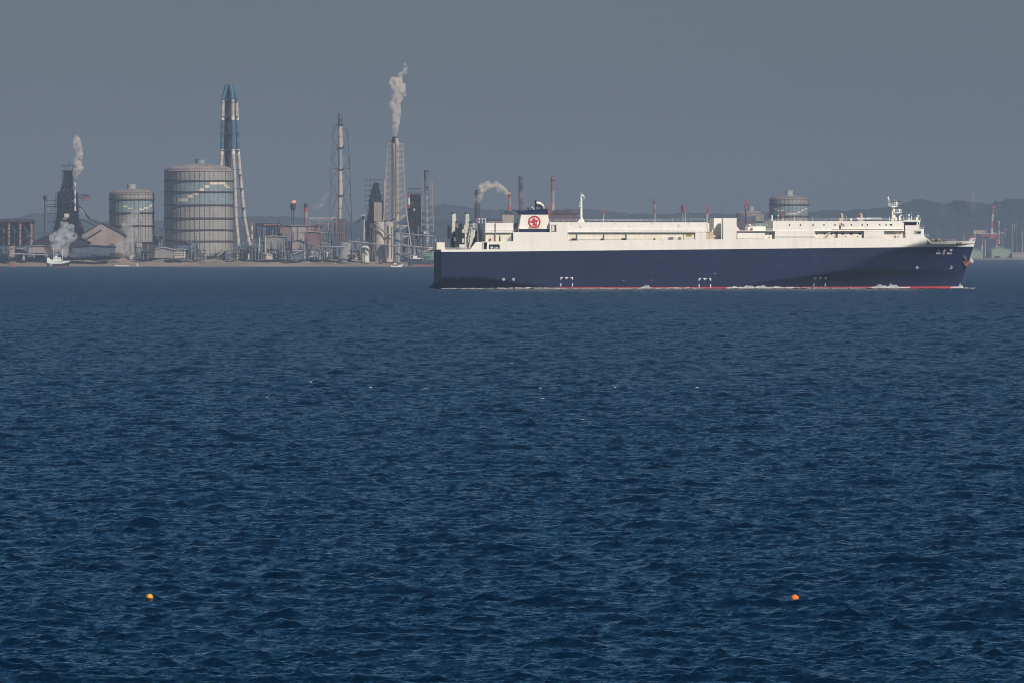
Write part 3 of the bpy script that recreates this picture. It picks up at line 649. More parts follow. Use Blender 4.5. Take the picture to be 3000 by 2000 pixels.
# bow mooring gear, bulwark chock, anchor
o1 = near(2809, 714)
hm = hullmark(2809, 714, [rc(-8.5, -6, -3, 3), rc(-5, -1, -2, 1.5), rc(0, 3, -3.4, 2), rc(5, 8.5, -4, 1.5), rc(-9, 9.5, 3, 4)], 'fairlead'); hm.data.materials[0] = M_dark
mb = MB(); rng = random.Random(9)
for i in range(16):
    x = 2727+i*2.7; hh = 2+6*math.exp(-((x-2750)/9)**2)+rng.uniform(-1, 1.5)
    mb.box(S(x, 12), S(x+rng.uniform(1.5, 3), 12), 12, 14, H(x, 712, 12), H(x, 707.5-hh, 12))
mb.tube(epx(2744, 704, 11.5), epx(2756, 704, 11.5), .75, .75, 12); mb.tube(epx(2728, 704, 11.5), epx(2738, 705, 11.5), .5, .5, 10); mb.build('windlass', mat('brown_windlass', (.22, .16, .12), var=.3, scale=1.2), ship)
MB().tube(epx(2857, 706, 13.5), epx(2856.3, 681, 13.5), .07).build('jackstaff', M_bright, ship)
mb = MB(); mb.tube(epx(2843, 708, 13), epx(2849, 700, 13), .15); mb.tube(epx(2849, 700, 13), epx(2856, 699, 13), .12); mb.box(S(2842, 13), S(2850, 13), 12.6, 13.4, H(2846, 708, 13), H(2846, 703, 13)); mb.build('bow_fairlead', M_bright, ship)
oa = near(2826, 757); pk = MB()
pk.tube(epx(2821, 750, oa+.3), epx(2829, 762, oa-.2), .7, .85, 12); pk.build('anchor_pocket', M_dark, ship)
an = MB(); ya = near(2829, 770)-.9
an.tube(epx(2829, 760, ya), epx(2833, 772, ya), .22); an.tube(epx(2824, 768, ya), epx(2829, 780, ya), .38, .26); an.tube(epx(2829, 780, ya), epx(2831, 776, ya), .45, .3); an.tube(epx(2829, 780, ya), epx(2839, 769, ya), .5, .42); an.tube(epx(2839, 769, ya), epx(2845, 769.5, ya-.2), .35, .12); an.tube(epx(2824, 768, ya), epx(2822, 766, ya), .3, .1)
an.build('anchor', M_rust, ship)
# draught figures on the transom
mb = MB()
for i, z in enumerate((757, 761, 769, 772, 788)):
    for y_ in (8.0, 14.5, 17.0): mb.box(-.03, -.01, y_, y_+1.4, H(1293, z+2), H(1293, z))
mb.build('transom_marks', mat('faded_transom_mark', (.16, .18, .22)), ship)
# rudder skirt under the transom
MB().prism([(-2.6, -1.5), (-2.3, .5), (-1.2, 1.6), (0, 3.2), (0.6, 3.2), (.6, -1.5)], 6, 20).build('stern_skirt', M_navy, ship)
# ---------------------------------------------------------------- foam thrown up along the hull
def fbm_(x): return .5*math.sin(x*2.1)+.3*math.sin(x*5.3+1)+.2*math.sin(x*11.9+2)
def foam(name, label, spans, seed, base_s=None):
    rng = np.random.default_rng(seed); mb = MB(); vs = []; fs = []
    for x0, x1, h0, h1, peak, dens, yo in spans:
        n = int(abs(x1-x0)*dens*2.6)
        for _ in range(n):
            u = rng.random(); x = x0+(x1-x0)*u
            env = h0+(h1-h0)*math.exp(-((u-peak)/0.32)**2)
            g = (0.55+0.45*fbm_(x*.07))*(.5+.9*rng.random()); zz = 0
            if fbm_(x*.11+7) < -.35 and h1 < 1: continue
            g = g; zz = env*g*rng.random()**1.6
            r = rng.uniform(.03, .10); o_ = near(x, 845)
            for _k in range(1): pass
            y = o_-yo-rng.random()*0.9-(0.4 if zz < .3 else 0)
            s = S(x, y)
            k = len(vs); d = rng.standard_normal((4, 3))*r*[1.6, 1, .75]
            for q in d: vs.append((s+q[0], y+q[1], 0.12+zz*1.15+q[2]))
            fs += [(k, k+1, k+2), (k, k+3, k+1), (k+1, k+3, k+2), (k, k+2, k+3)]
    mb.add(vs, fs); o = mb.build(name, M_foam); o.location = (X0, Y0, 0); o.rotation_euler = (0, 0, YAW)
    return tag(o, label, 'sea foam', kind='stuff')
M_foam = mat('sea_foam', (.84, .86, .86), rough=.9, var=.1, scale=1.0)
foam('bow_spray', 'white spray thrown up where the car carrier stem cuts the water', [(2786, 2820, .3, 2.1, .8, 26, .1), (2800, 2860, .02, .12, .3, 8, 1.5)], 1)
foam('bow_wave', 'curling white bow wave along the forward hull of the car carrier', [(2545, 2665, .2, 1.5, .45, 24, .3), (2440, 2560, .02, .18, .5, 6, .3)], 2)
foam('hull_wash', 'broken white wash along the waterline of the car carrier', [(2130, 2345, .3, 1.0, .4, 20, .3), (2330, 2450, .05, .25, .4, 8, .3), (1872, 1912, .2, 1.0, .55, 16, .2), (1920, 2060, .05, .35, .5, 8, .4), (1440, 1640, .12, .4, .55, 9, .5), (1290, 1440, .02, .1, .5, 4, .5), (1640, 1880, .02, .12, .5, 3, .5)], 3)
# ---------------------------------------------------------------- far shore: land and hills
def shore_y(px): return interp(px, [(-9000, 9620), (1900, 9620), (2350, 12000), (2700, 17000), (2790, 17640), (12000, 17640)])
def fbm(x, seed=0):
    r = 0
    for i in range(5):
        f = 2**i; r += math.sin(x*f*1.7+seed*3.1+i*1.3+1.5*math.sin(x*f*.61+seed+i))/f
    return r
def land():
    pxs = np.concatenate([np.arange(-30000, -400, 800), np.arange(-400, 3400, 8), np.arange(3400, 34000, 800)]).astype(float)
    ds = [-120, -40, -8, 0, 12, 24, 34, 44, 54, 66, 90, 130, 260, 600, 1500, 4000, 14000, 30000]
    vs = []; fs = []
    for px in pxs:
        y0 = shore_y(px); low = 1 if px < 2600 else .30
        for d in ds:
            z = interp(d, [(-120, -4), (0, .15), (12, 1.6), (40, 4.2), (66, 6.6), (90, 7.3), (130, 5.6), (30000, 4.5)]) if d < 0 or low == 1 else interp(d, [(0, .2), (12, 2.4), (40000, 2.6)])
            if 0 < d < 200: z += .35*fbm(px*.02, 1)+.45*math.sin(px*.11+d*.2)*math.sin(px*.037+d)
            Y = y0+d*(1+.10*fbm(px*.013, 2)) if d < 200 else y0+d
            vs.append((PX(px, Y), Y, z))
    n = len(ds)
    for i in range(len(pxs)-1):
        for j in range(n-1): a = i*n+j; fs.append((a, a+n, a+n+1, a+1))
    m = mat('shore_ground', (0.34, 0.27, 0.21), rough=.95, var_col=(0.21, 0.18, 0.14), scale=.02, spec=.1)
    o = MB().add(vs, fs, True).build('ground', m); tag(o, kind='structure')
land()
def hills(name, Y, ridge, seed, rough, col, depth=1500):
    """wooded ridge: a real relief sheet with a lumpy canopy"""
    rng = np.random.default_rng(seed); x0, x1 = ridge[0][0], ridge[-1][0]
    n = int((x1-x0)/2.2); rows = 10; vs = []; fs = []
    for i in range(n+1):
        px = x0+(x1-x0)*i/n; top = PZ(interp(px, ridge), Y)
        for j in range(rows):
            t = j/(rows-1); Yj = Y-depth*(1-t)
            h = 2+(top-2)*math.sin(t*math.pi/2)**.8
            h += (fbm(px*.012+j*.9, seed)*.022*top*t)+rough*(rng.random()*.3+.3*math.sin(px*.16+j*2+2*math.sin(px*.05+j*1.3)))*t**.3
            vs.append((PX(px, Y), Yj, h))
    vs2 = []
    for i in range(n): 
        for j in range(rows-1): a = i*rows+j; fs.append((a, a+rows, a+rows+1, a+1))
    m = mat(name+'_hazed_woodland', col, rough=1, var=.2, scale=.01, spec=.05)  # distance haze is partly put into this colour, paler and bluer
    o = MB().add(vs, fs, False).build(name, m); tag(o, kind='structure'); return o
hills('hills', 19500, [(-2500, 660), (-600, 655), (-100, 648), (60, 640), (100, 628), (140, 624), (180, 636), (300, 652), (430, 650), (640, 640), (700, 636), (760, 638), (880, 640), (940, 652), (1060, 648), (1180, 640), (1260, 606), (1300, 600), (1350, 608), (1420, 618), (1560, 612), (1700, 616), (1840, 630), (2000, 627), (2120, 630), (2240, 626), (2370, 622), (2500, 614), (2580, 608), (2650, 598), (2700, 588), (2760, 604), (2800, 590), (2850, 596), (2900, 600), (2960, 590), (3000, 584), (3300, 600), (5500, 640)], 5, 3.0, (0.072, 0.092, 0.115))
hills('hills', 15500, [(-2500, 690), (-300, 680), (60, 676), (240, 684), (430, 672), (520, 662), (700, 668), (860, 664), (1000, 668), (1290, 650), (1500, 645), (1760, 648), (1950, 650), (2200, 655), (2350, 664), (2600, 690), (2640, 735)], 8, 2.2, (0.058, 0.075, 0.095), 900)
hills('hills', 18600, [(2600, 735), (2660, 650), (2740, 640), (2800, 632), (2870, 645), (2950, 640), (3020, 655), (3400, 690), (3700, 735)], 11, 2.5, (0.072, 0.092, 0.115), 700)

# ---------------------------------------------------------------- works on the shore
class Site:
    def __init__(s, name, px, Y, label, cat, group=None, zg=5.5):
        s.px, s.Y, s.zg = px, Y, zg; s.x0 = PX(px, Y)
        s.o = empty(name, (s.x0, Y, zg), 0, label, cat, group)
    def X(s, px): return PX(px, s.Y)-s.x0
    def Z(s, py): return PZ(py, s.Y)-s.zg
    def p(s, px, py, y=0.0): return Vector((s.X(px), y, s.Z(py)))
    def L(s, n): return n*s.Y/F                       # n photo pixels as metres
    def box(s, name, m, x0, x1, y0, y1, d0=0, d1=10):
        return MB().box(s.X(x0), s.X(x1), d0, d1, s.Z(y1), s.Z(y0)).build(name, m, s.o)
    def tube(s, name, m, a, b, w0, w1=None, y=0, n=12):
        return MB().tube(s.p(*a, y), s.p(*b, y), s.L(w0)/2, s.L(w0 if w1 is None else w1)/2, n).build(name, m, s.o)
GY = 741.5                                            # photo row of the works' ground line, hidden behind the bank
m_steel = mat('weathered_dark_steel', (0.042, 0.040, 0.044), rough=.8, var=.3, scale=.15)
m_brown = mat('brown_steelwork', (0.085, 0.062, 0.055), rough=.85, var=.3, scale=.1)
m_blue = mat('blue_grey_steel', (0.10, 0.13, 0.18), rough=.8, var=.25, scale=.1)
m_pink = mat('pinkish_sheeting', (0.38, 0.30, 0.27), rough=.85, var=.14, scale=.06, streak=.3)
m_conc = mat('pale_concrete', (0.50, 0.43, 0.36), rough=.9, var=.14, scale=.05, streak=.4)
m_cream = mat('cream_tank_paint', (0.56, 0.48, 0.40), rough=.7, var=.08, scale=.08, streak=.3)
m_ltgrey = mat('light_grey_steel', (0.45, 0.44, 0.43), rough=.75, var=.14, scale=.1, streak=.3)
m_grey2 = mat('mid_grey_sheeting', (0.30, 0.29, 0.28), rough=.8, var=.15, scale=.05, streak=.4)
m_redb = mat('faded_red_sheeting', (0.27, 0.145, 0.155), rough=.85, var=.15, scale=.05, streak=.3)
m_red = mat('signal_red_paint', (0.50, 0.07, 0.08), rough=.7, var=.1)
m_whitp = mat('signal_white_paint', (0.72, 0.64, 0.56), rough=.7, var=.08)
m_teal = mat('teal_chimney_paint', (0.045, 0.14, 0.23), rough=.7, var=.1, scale=.05)
m_mint = mat('pale_green_blue_paint', (0.24, 0.31, 0.325), rough=.7, var=.08)
m_holder = mat('gas_holder_shell', (0.40, 0.375, 0.345), rough=.85, var=.10, scale=.08, streak=.35)
m_roofr = mat('reddish_roof', (0.34, 0.28, 0.25), rough=.9, var=.2, scale=.06)
m_green = mat('pale_green_sheeting', (0.34, 0.42, 0.30), rough=.8, var=.08, scale=.05)
m_black = mat('sooty_black', (0.028, 0.028, 0.032), rough=.9, var=.3, scale=.1)
m_orange = mat('orange_paint_and_lit_steel', (0.50, 0.22, 0.12), rough=.6, var=.3, scale=.1, streak=.5)
m_flame = mat('gas_flame', (0.9, 0.3, 0.1), emit=((1.0, 0.30, 0.12), .8))

# gas holders: shell, belts, buttresses, roof and cap; the painted gull band is a pattern of panels
def holder(px, hw, ytop, ybase, ydome, cap, Y, label, rings, panels, band, capm, simple=False, nb=44):
    s = Site('gas_holder', px, Y, label, 'gas holder', 'gas holders on the far shore')
    r = s.L(hw); cy = r+5; zt, zb = s.Z(ytop), -1.0
    MB().lathe([(r, zb), (r, zt)], 0, cy, 72).build('shell', m_holder, s.o)
    dm = [(r*1.02, zt)]+[(r*math.cos(a), zt+.6+(s.Z(ydome)-zt)*math.sin(a)) for a in [R(8+11*k) for k in range(8)]]
    MB().lathe(dm, 0, cy, 48).build('dome_roof', m_roofr, s.o)
    cw = s.L((cap[1]-cap[0])/2); cx = s.X((cap[0]+cap[1])/2)
    MB().lathe([(cw, s.Z(ydome)-1.5), (cw, s.Z(cap[2])-.4), (cw*1.06, s.Z(cap[2])-.4), (cw*1.06, s.Z(cap[2])), (.01, s.Z(cap[2])+.4)], cx, cy, 24).build('roof_cap', capm, s.o)
    for y in rings:
        z = s.Z(y); MB().lathe([(r, z-.5), (r+1.1, z-.5), (r+1.1, z+.5), (r, z+.5)], 0, cy, 60, smooth=False).build('walkway_belt', m_brown, s.o)
    for k in range(nb):
        a = 2*math.pi*(k+.35)/nb; mb = MB(); x, y = (r+.25)*math.cos(a), cy+(r+.25)*math.sin(a)
        if math.sin(a) > .25: continue
        mb.tube((x, y, zb), (x, y, zt+.8), .15, .15, 4).build('buttress', m_brown, s.o)
    mb = MB()
    for k in range(1, 90):
        z = zb+(zt-zb)*k/90*1.0
        if k % 2 == 0: mb.lathe([(r+.03, z-.05), (r+.14, z-.05), (r+.14, z+.07), (r+.03, z+.07)], 0, cy, 48, math.pi, 2*math.pi, False)
    sb = mb.build('shell_ribs', m_ltgrey if False else m_grey2, s.o)
    def panel(x0, x1, y0, y1, off):
        """curved sheet on the shell between photo columns and rows"""
        mb = MB(); a0 = math.acos(max(-1, min(1, s.X(x0)/(r+off)))); a1 = math.acos(max(-1, min(1, s.X(x1)/(r+off))))
        mb.lathe([(r+off-.05, s.Z(y1)), (r+off, s.Z(y1)), (r+off, s.Z(y0)), (r+off-.05, s.Z(y0))], 0, cy, 24, -a0, -a1, False); return mb
    for x0, x1, y0, y1 in band: panel(x0, x1, y0, y1, .16).build('blue_band', m_mint, s.o)
    mb = MB()
    for x0, x1, y0, y1 in panels:
        q = panel(x0, x1, y0, y1, .22); mb.add(q.v, q.f)
    if panels: mb.build('white_gull_pattern', mat('white_pattern_panels', (.80, .66, .48), var=.04), s.o)
    mb = MB(); mb.rail([(r*math.cos(R(180+k*15)), cy+r*math.sin(R(180+k*15)), zt) for k in range(13)], 2.0, .15, 1, 5); mb.build('roof_rail', m_brown, s.o)
    return s
holder(579.5, 100.5, 502, GY, 481, (569, 598, 466), 9740, 'largest ribbed gas holder on the shore with a stepped white pattern on its blue band', (530, 562.5, 601, 640, 674, 707),
       [(638, 660, 532, 541), (614, 641, 534, 541.5), (599, 614, 544, 551), (583, 598, 553, 560), (566, 581, 565, 571), (550, 564, 571.5, 580), (522, 549, 582, 591), (660, 671, 547, 552), (655, 664, 541, 547)],
       [(505, 679.7, 531, 561.5), (505, 679.7, 563.5, 600)], m_mint)
holder(383.2, 64.6, 570, GY, 555, (370, 395, 541), 9760, 'medium gas holder with round white cap, standing left of the largest holder behind steam', (584.5, 624, 662),
       [(360, 373, 603, 608), (374, 386, 609, 613), (408, 421, 612, 617), (421, 435, 608, 612), (434, 443, 602, 607), (441, 446, 598, 602)], [(325, 447, 586, 622)], m_ltgrey, nb=34)
holder(2313, 57, 585, 742, 575, (2302, 2325, 558), 11200, 'grey gas holder rising behind the roof of the car carrier, right of its ventilation tower', (600, 634),
       [(2268, 2276, 611, 617), (2278, 2300, 616, 620), (2306, 2336, 625, 629), (2336, 2348, 621, 625), (2348, 2358, 615, 619), (2358, 2366, 610, 614)], [(2263, 2368, 601, 633)], m_ltgrey, nb=30)
holder(2199, 42, 632, 742, 620, (2193, 2209, 606), 11500, 'small low gas holder with white cap, beside a red crane jib behind the car carrier', (650, 668), [], [(2170, 2240, 655, 667)], m_ltgrey, nb=14)

# the tall four-legged chimney in white and teal
def tall_chimney():
    s = Site('tall_chimney', 690, 9800, 'tallest chimney with splayed white and teal legs, behind the largest gas holder', 'chimney')
    legs = [((653.5, 290), (651, 438), (646, 520), (641, 600), (634, GY), -3), ((682.5, 290), (683, 438), (688, 520), (692, 640), (700, 722), -8), ((692.5, 290), (697, 438), (704, 520), (716, 640), (731, 722), 4), ((664, 290), (660, 438), (668, 520), (672, 640), (676, GY), 9)]
    for a, b, c, d, e, y in legs:
        wd = 10.5
        def seg(p, q, m, nm, w_=wd): MB().tube(s.p(*p, y), s.p(*q, y), s.L(w_)/2, s.L(w_)/2, 14).build(nm, m, s.o)
        def at(py):
            pts = [a, b, c, d, e]
            for p, q in zip(pts, pts[1:]):
                if py <= q[1]: t = (py-p[1])/(q[1]-p[1]); return (p[0]+(q[0]-p[0])*t, py)
            return e
        bright = mat('bright_cream_band', (.85, .74, .60), var=.03)
        seg(at(292), at(341), m_cream, 'flue'); seg(at(341), at(352), bright, 'flue_band'); seg(at(352), at(438), m_teal, 'flue'); seg(at(438), at(453), bright, 'flue_band')
        seg(at(453), at(520), m_cream, 'flue'); seg(at(520), at(640), m_cream, 'flue'); seg(at(640), e, m_cream, 'flue')
        for py in range(300, 720, 28):
            q = at(py); MB().tube(s.p(q[0], py, y), s.p(q[0], py+1.6, y), s.L(wd+1.8)/2, None, 14).build('flue_joint_ring', m_grey2, s.o)
        MB().tube(s.p(a[0], 292, y), s.p(671.5+(a[0]-671.5)*.38, 251, y*.3), s.L(wd+1)/2, s.L(6), 14).build('cone_top', m_teal, s.o)
    MB().tube(s.p(671.5, 252, 0), s.p(671.5, 248.5, 0), s.L(22)/2, s.L(22)/2, 16).build('mouth_ring', m_teal, s.o)
    MB().box(s.X(660), s.X(677), 0, 6, s.Z(560), s.Z(262)).build('core_shaft', mat('dark_core_steel', (.035, .045, .075), var=.2), s.o)
    for y0, x0, x1 in ((291, 648, 698), (341, 648, 698), (390, 648, 700), (440, 646, 702), (512, 648, 708), (552, 690, 712), (609, 680, 718), (686, 690, 724)):
        mb = MB(); mb.box(s.X(x0), s.X(x1), -5, 6, s.Z(y0+2.4), s.Z(y0)); mb.build('leg_platform', m_blue, s.o)
tall_chimney()

# guyed stack with the blue band
def lattice(s, a0, a1, b0, b1, n, m, name, w_=.45, y=(-6, 6), xb=True):
    """two-legged face of a lattice tower between photo points (left leg a0->a1, right leg b0->b1)"""
    for p, q in ((a0, a1), (b0, b1)):
        for yy in y: MB().tube(s.p(*p, yy), s.p(*q, yy), w_, w_, 4).build('tower_leg', m, s.o)
    mb = MB()
    for i in range(n):
        t, u = i/n, (i+1)/n
        A, B = s.p(*a0).lerp(s.p(*a1), t), s.p(*a0).lerp(s.p(*a1), u); C, D = s.p(*b0).lerp(s.p(*b1), t), s.p(*b0).lerp(s.p(*b1), u)
        for yy in y:
            o = Vector((0, yy, 0)); mb.tube(A+o, C+o, w_*.7, n=4)
            if xb: mb.tube(A+o, D+o, w_*.45, n=4); mb.tube(C+o, B+o, w_*.45, n=4)
        mb.tube(A+Vector((0, y[0], 0)), A+Vector((0, y[1], 0)), w_*.6, n=4); mb.tube(C+Vector((0, y[0], 0)), C+Vector((0, y[1], 0)), w_*.6, n=4)
    mb.build(name, m, s.o)
s = Site('guyed_stack', 997, 9750, 'slender cream stack with a pale blue band, standing alone inside thin guy lattice', 'chimney')
for y0, y1, m, w_ in ((333, 366, m_blue, 14), (366, 430, m_cream, 14), (430, 437, m_whitp, 14.5), (437, 494, m_mint, 14), (494, 500, m_whitp, 14.5), (500, 572, m_cream, 13.5), (572, GY, m_cream, 13)):
    s.tube('flue', m, (996.5, y0), (997.5, y1), w_)
for y in (365, 432, 495, 572): s.tube('ring_platform', m_steel, (997, y), (997, y+2), 24)
for y in (335, 345, 400, 530, 610): s.tube('flue_joint_ring', m_grey2, (997, y), (997, y+1.5), 15.5)
for sx in (-1, 1):
    mb = MB(); pts = [(997+sx*8, 365), (997+sx*24, 400), (997+sx*8, 432), (997+sx*26, 470), (997+sx*8, 495), (997+sx*27, 535), (997+sx*8, 572), (997+sx*30, 640), (997+sx*34, 720)]
    mb.path([s.p(x, y, -3) for x, y in pts], .26, 4); mb.build('guy_brace', m_steel, s.o)
    mb = MB(); pts = [(997+sx*20, 365), (997+sx*24, 430), (997+sx*28, 495), (997+sx*30, 572), (997+sx*34, 655)]
    mb.path([s.p(x, y, 3) for x, y in pts], .3, 4); mb.build('guy_leg', m_blue, s.o)
for y in (432, 495, 572): s.tube('guy_spreader', m_steel, (970, y), (1024, y), 1.4, n=4)
# steaming stack held in a lattice tower
s = Site('steaming_stack', 1160, 9700, 'twin cream flues in a tall splayed lattice tower, topped by the largest white plume', 'chimney')
s.tube('flue', m_ltgrey, (1151, 412), (1151, GY), 9.5, y=6); s.tube('flue', m_cream, (1163.5, 415), (1163.5, 665), 12, y=-2); s.tube('flue_mouth', m_steel, (1158, 401), (1158, 406), 17); s.tube('flue', m_cream, (1161, 405), (1162, 420), 11, y=-2)
s.tube('flue', m_blue, (1153, 405), (1152, 420), 9, y=3)
for y in range(440, 660, 26): s.tube('flue_joint_ring', m_grey2, (1163.5, y), (1163.5, y+1.6), 14, y=-2)
lattice(s, (1137, 421), (1134, 480), (1180, 421), (1182, 465), 3, m_conc, 'tower_bracing', .4)
lattice(s, (1134, 480), (1124, 645), (1182, 465), (1188, 600), 8, m_conc, 'tower_bracing', .5)
lattice(s, (1124, 645), (1118, 722), (1188, 600), (1205, 722), 4, m_conc, 'tower_bracing', .6, (-9, 9))
# third stack
s = Site('grey_stack', 1250, 9900, 'blue grey stack in a short lattice tower, just left of the car carrier stern', 'chimney')
s.tube('flue', m_blue, (1249, 503), (1250, 560), 14); s.tube('flue', mat('pale_blue_flue', (.28, .36, .42)), (1250, 560), (1252, GY), 13); s.tube('flue_mouth', m_steel, (1249, 500), (1249, 504), 17)
lattice(s, (1237, 534), (1234, 680), (1266, 534), (1270, 680), 7, m_pink, 'tower_bracing', .45)
s.box('control_cabin', m_whitp, 1242, 1249, 679, 686, -8, -3)

# blast furnaces
def furnace(px, Y, label, x0, x1, ytop, yb, prof, seed, detail=()):
    s = Site('blast_furnace', px, Y, label, 'blast furnace', 'blast furnaces of the works')
    rng = random.Random(seed)
    n = len(prof)
    mb = MB(); mb.prism([(s.X(a+(b-a)*.05), s.Z(y)) for a, b, y in prof]+[(s.X(b-(b-a)*.05), s.Z(y)) for a, b, y in reversed(prof)], 4, 16); mb.build('furnace_shaft', m_steel, s.o)
    for i in range(5):
        t = i/4; x = x0+(x1-x0)*t
        s.tube('frame_column', m_steel, (x, ytop+2), (x, ytop+(yb-ytop)*.45), 1.5, n=4, y=0)
    for j in range(6):
        y = ytop+(yb-ytop)*j/14; s.box('frame_floor', m_steel if j else m_black, x0-1.5, x1+1.5, y, y+1.6, -3, 12)
    for (a, b, c), (a2, b2, c2) in zip(prof, prof[1:]):          # outline posts and decks of the cast-house frame
        for t in (0, .33, .66, 1): s.tube('frame_column', m_steel if t in (0, 1) else m_blue, (a+(b-a)*t, c), (a2+(b2-a2)*t, c2), 1.6, n=4, y=-2)
        y = c
        while y < c2-4: w0 = interp(y, [(r, p) for p, q, r in prof]); w1 = interp(y, [(r, q) for p, q, r in prof]); s.box('frame_floor', m_black if int(y) % 2 else m_steel, w0-1, w1+1, y, y+1.5, -4, 14); y += 13
    for k in range(58):
        y = ytop+14+(yb-20-ytop)*rng.random()**.8; w_ = interp(y, [(c, b-a) for a, b, c in prof]); xa = interp(y, [(c, a) for a, b, c in prof]); x = xa-2+rng.random()*(w_-2)
        m = rng.choice([m_steel, m_steel, m_brown, m_blue, m_black, m_black, m_grey2] if k % 3 else [m_steel, m_blue, m_black]); q = rng.random()
        if q < .4: s.box('gantry_module', m, x, x+rng.uniform(4, 12), y, y+rng.uniform(4, 11), rng.uniform(-3, 1), 5)
        elif q < .75: s.tube('riser_pipe', m, (x, y), (x+rng.uniform(-1, 1), y+rng.uniform(12, 34)), rng.uniform(1.2, 3), y=rng.uniform(-3, 2), n=7)
        else: s.tube('brace', m, (x, y), (x+rng.choice([-1, 1])*rng.uniform(8, 18), y+rng.uniform(10, 22)), 1.0, n=4, y=-2)
    return s
s = furnace(197, 9700, 'dark blast furnace tower at far left with a pale striped stack at its shoulder', 182, 213, 484, GY,
    [(185, 210, 500), (184, 212, 530), (176, 214, 560), (164, 228, 566), (161, 232, 640), (150, 250, 680), (140, 262, GY)], 3)
s.tube('antenna', m_steel, (204, 474), (203, 486), 2)
for i in range(7):
    s.tube('stack_and_highlight_bands', m_whitp if i % 2 == 0 else m_grey2, (220.5, 535+i*12), (220.5, 547+i*12), 6, y=-6)
s.tube('downcomer', m_blue, (133, 580), (133, 722), 7.5, y=2); s.tube('downcomer_head', m_steel, (132, 574), (132, 587), 12, y=2)
for y in (588, 600, 606, 625, 650): s.tube('bridge_pipe', m_blue, (133, y), (166, y+1), 2.2 if y != 606 else 3.2, y=2, n=6)
s.tube('bridge_brace', m_steel, (148, 625), (160, 604), 1.4, y=2, n=4)
s.box('crane_house', m_redb, 240, 264, 574, 589, 0, 8); s.box('crane_house_roof', m_blue, 232, 262, 570, 573.5, -1, 9); s.tube('crane_arm', m_steel, (228, 575), (242, 583), 3, n=5)
s.tube('inclined_conveyor', m_steel, (228, 600), (262, 642), 7, y=-2, n=4); s.tube('inclined_conveyor', m_ltgrey, (236, 611), (250, 630), 4, y=-6, n=4); s.tube('inclined_conveyor', m_brown, (262, 642), (352, 688), 7, y=-2, n=4); s.tube('inclined_conveyor', m_steel, (230, 640), (300, 672), 5, y=-3, n=4)
s.box('white_cabin', m_whitp, 190, 203.5, 627, 638, -9, -5); s.box('white_cabin', m_ltgrey, 184, 197, 640.5, 643.5, -9, -5)
mb = MB()
for a, b, c, d in (((186, 560), (196, 530), (198, 560), (206, 532))), ((190, 560), (200, 590), (208, 560), (200, 590)): mb.tube(s.p(*a, 0), s.p(*b, 0), .5, n=4); mb.tube(s.p(*c, 0), s.p(*d, 0), .5, n=4)
mb.build('top_bracing', m_ltgrey, s.o)
s = furnace(1098, 9850, 'blast furnace with a railed flat top, between the guyed stack and the steaming stack', 1072, 1123, 527, GY,
    [(1096, 1110, 536), (1088, 1112, 558), (1082, 1118, 575), (1077, 1124, 620), (1070, 1130, 650), (1066, 1150, GY)], 7)
s.box('lift_tower', m_pink, 1096, 1119, 594, 650, -8, -3); s.tube('riser_pipe', m_pink, (1125, 528), (1126, 640), 5, y=-4)
s.tube('inclined_conveyor', m_blue, (1068, 636), (1034, 664), 12, y=-4, n=4); s.tube('pipe_leg', m_ltgrey, (1067, 645), (1066, 705), 6, y=-6)
s.box('head_house', m_ltgrey, 1057, 1072, 630, 634, -8, 0)
s = furnace(1215, 9900, 'blue hazed blast furnace with a painted white and red highlight, right of the steaming stack', 1196, 1234, 552, GY,
    [(1200, 1232, 570), (1196, 1234, 600), (1190, 1238, 640), (1188, 1240, 690), (1180, 1260, GY)], 11)
for y0, y1, m in ((568, 580, m_red), (580, 600, m_whitp), (600, 610, m_red)): s.tube('stack_and_highlight_bands', m, (1198, y0), (1198, y1), 7, y=-6)  # white and red highlight on the furnace, put in as coloured bands
s.box('white_cabin', m_whitp, 1212, 1216, 612, 619, -8, -5)

# hot stove battery at the far left edge
s = Site('stove_battery', 50, 9650, 'row of copper lit hot stoves under a dark roof duct at the left edge', 'stove battery')
s.box('roof_duct', m_brown, -40, 102, 643, 652, 0, 14); s.box('roof_duct', m_steel, -40, 100, 652, 660, 2, 12)
s.box('back_wall', mat('hazy_blue_wall', (.07, .08, .10), var=.2), -40, 98, 660, 722, 14, 20)
for x in (-24, 26, 59, 92):
    for k in range(6): s.tube('hot_stove', m_orange if k % 2 == 0 else m_grey2, (x, 656+k*11), (x, 666+k*11-(2 if k % 2 else 0)), 8.5 if k % 2 == 0 else 7, y=-2)  # orange light on the stove columns is put into their colour
for x in (10, 42, 76): s.tube('riser_pipe', m_blue, (x, 672), (x, 722), 3.5, y=0); s.tube('brace', m_ltgrey, (x-6, 668), (x+6, 680), 1.2, n=4)
s.box('frame_floor', m_steel, -40, 100, 684, 686, -3, 10); s.box('frame_floor', m_steel, -40, 100, 702, 704, -3, 10)

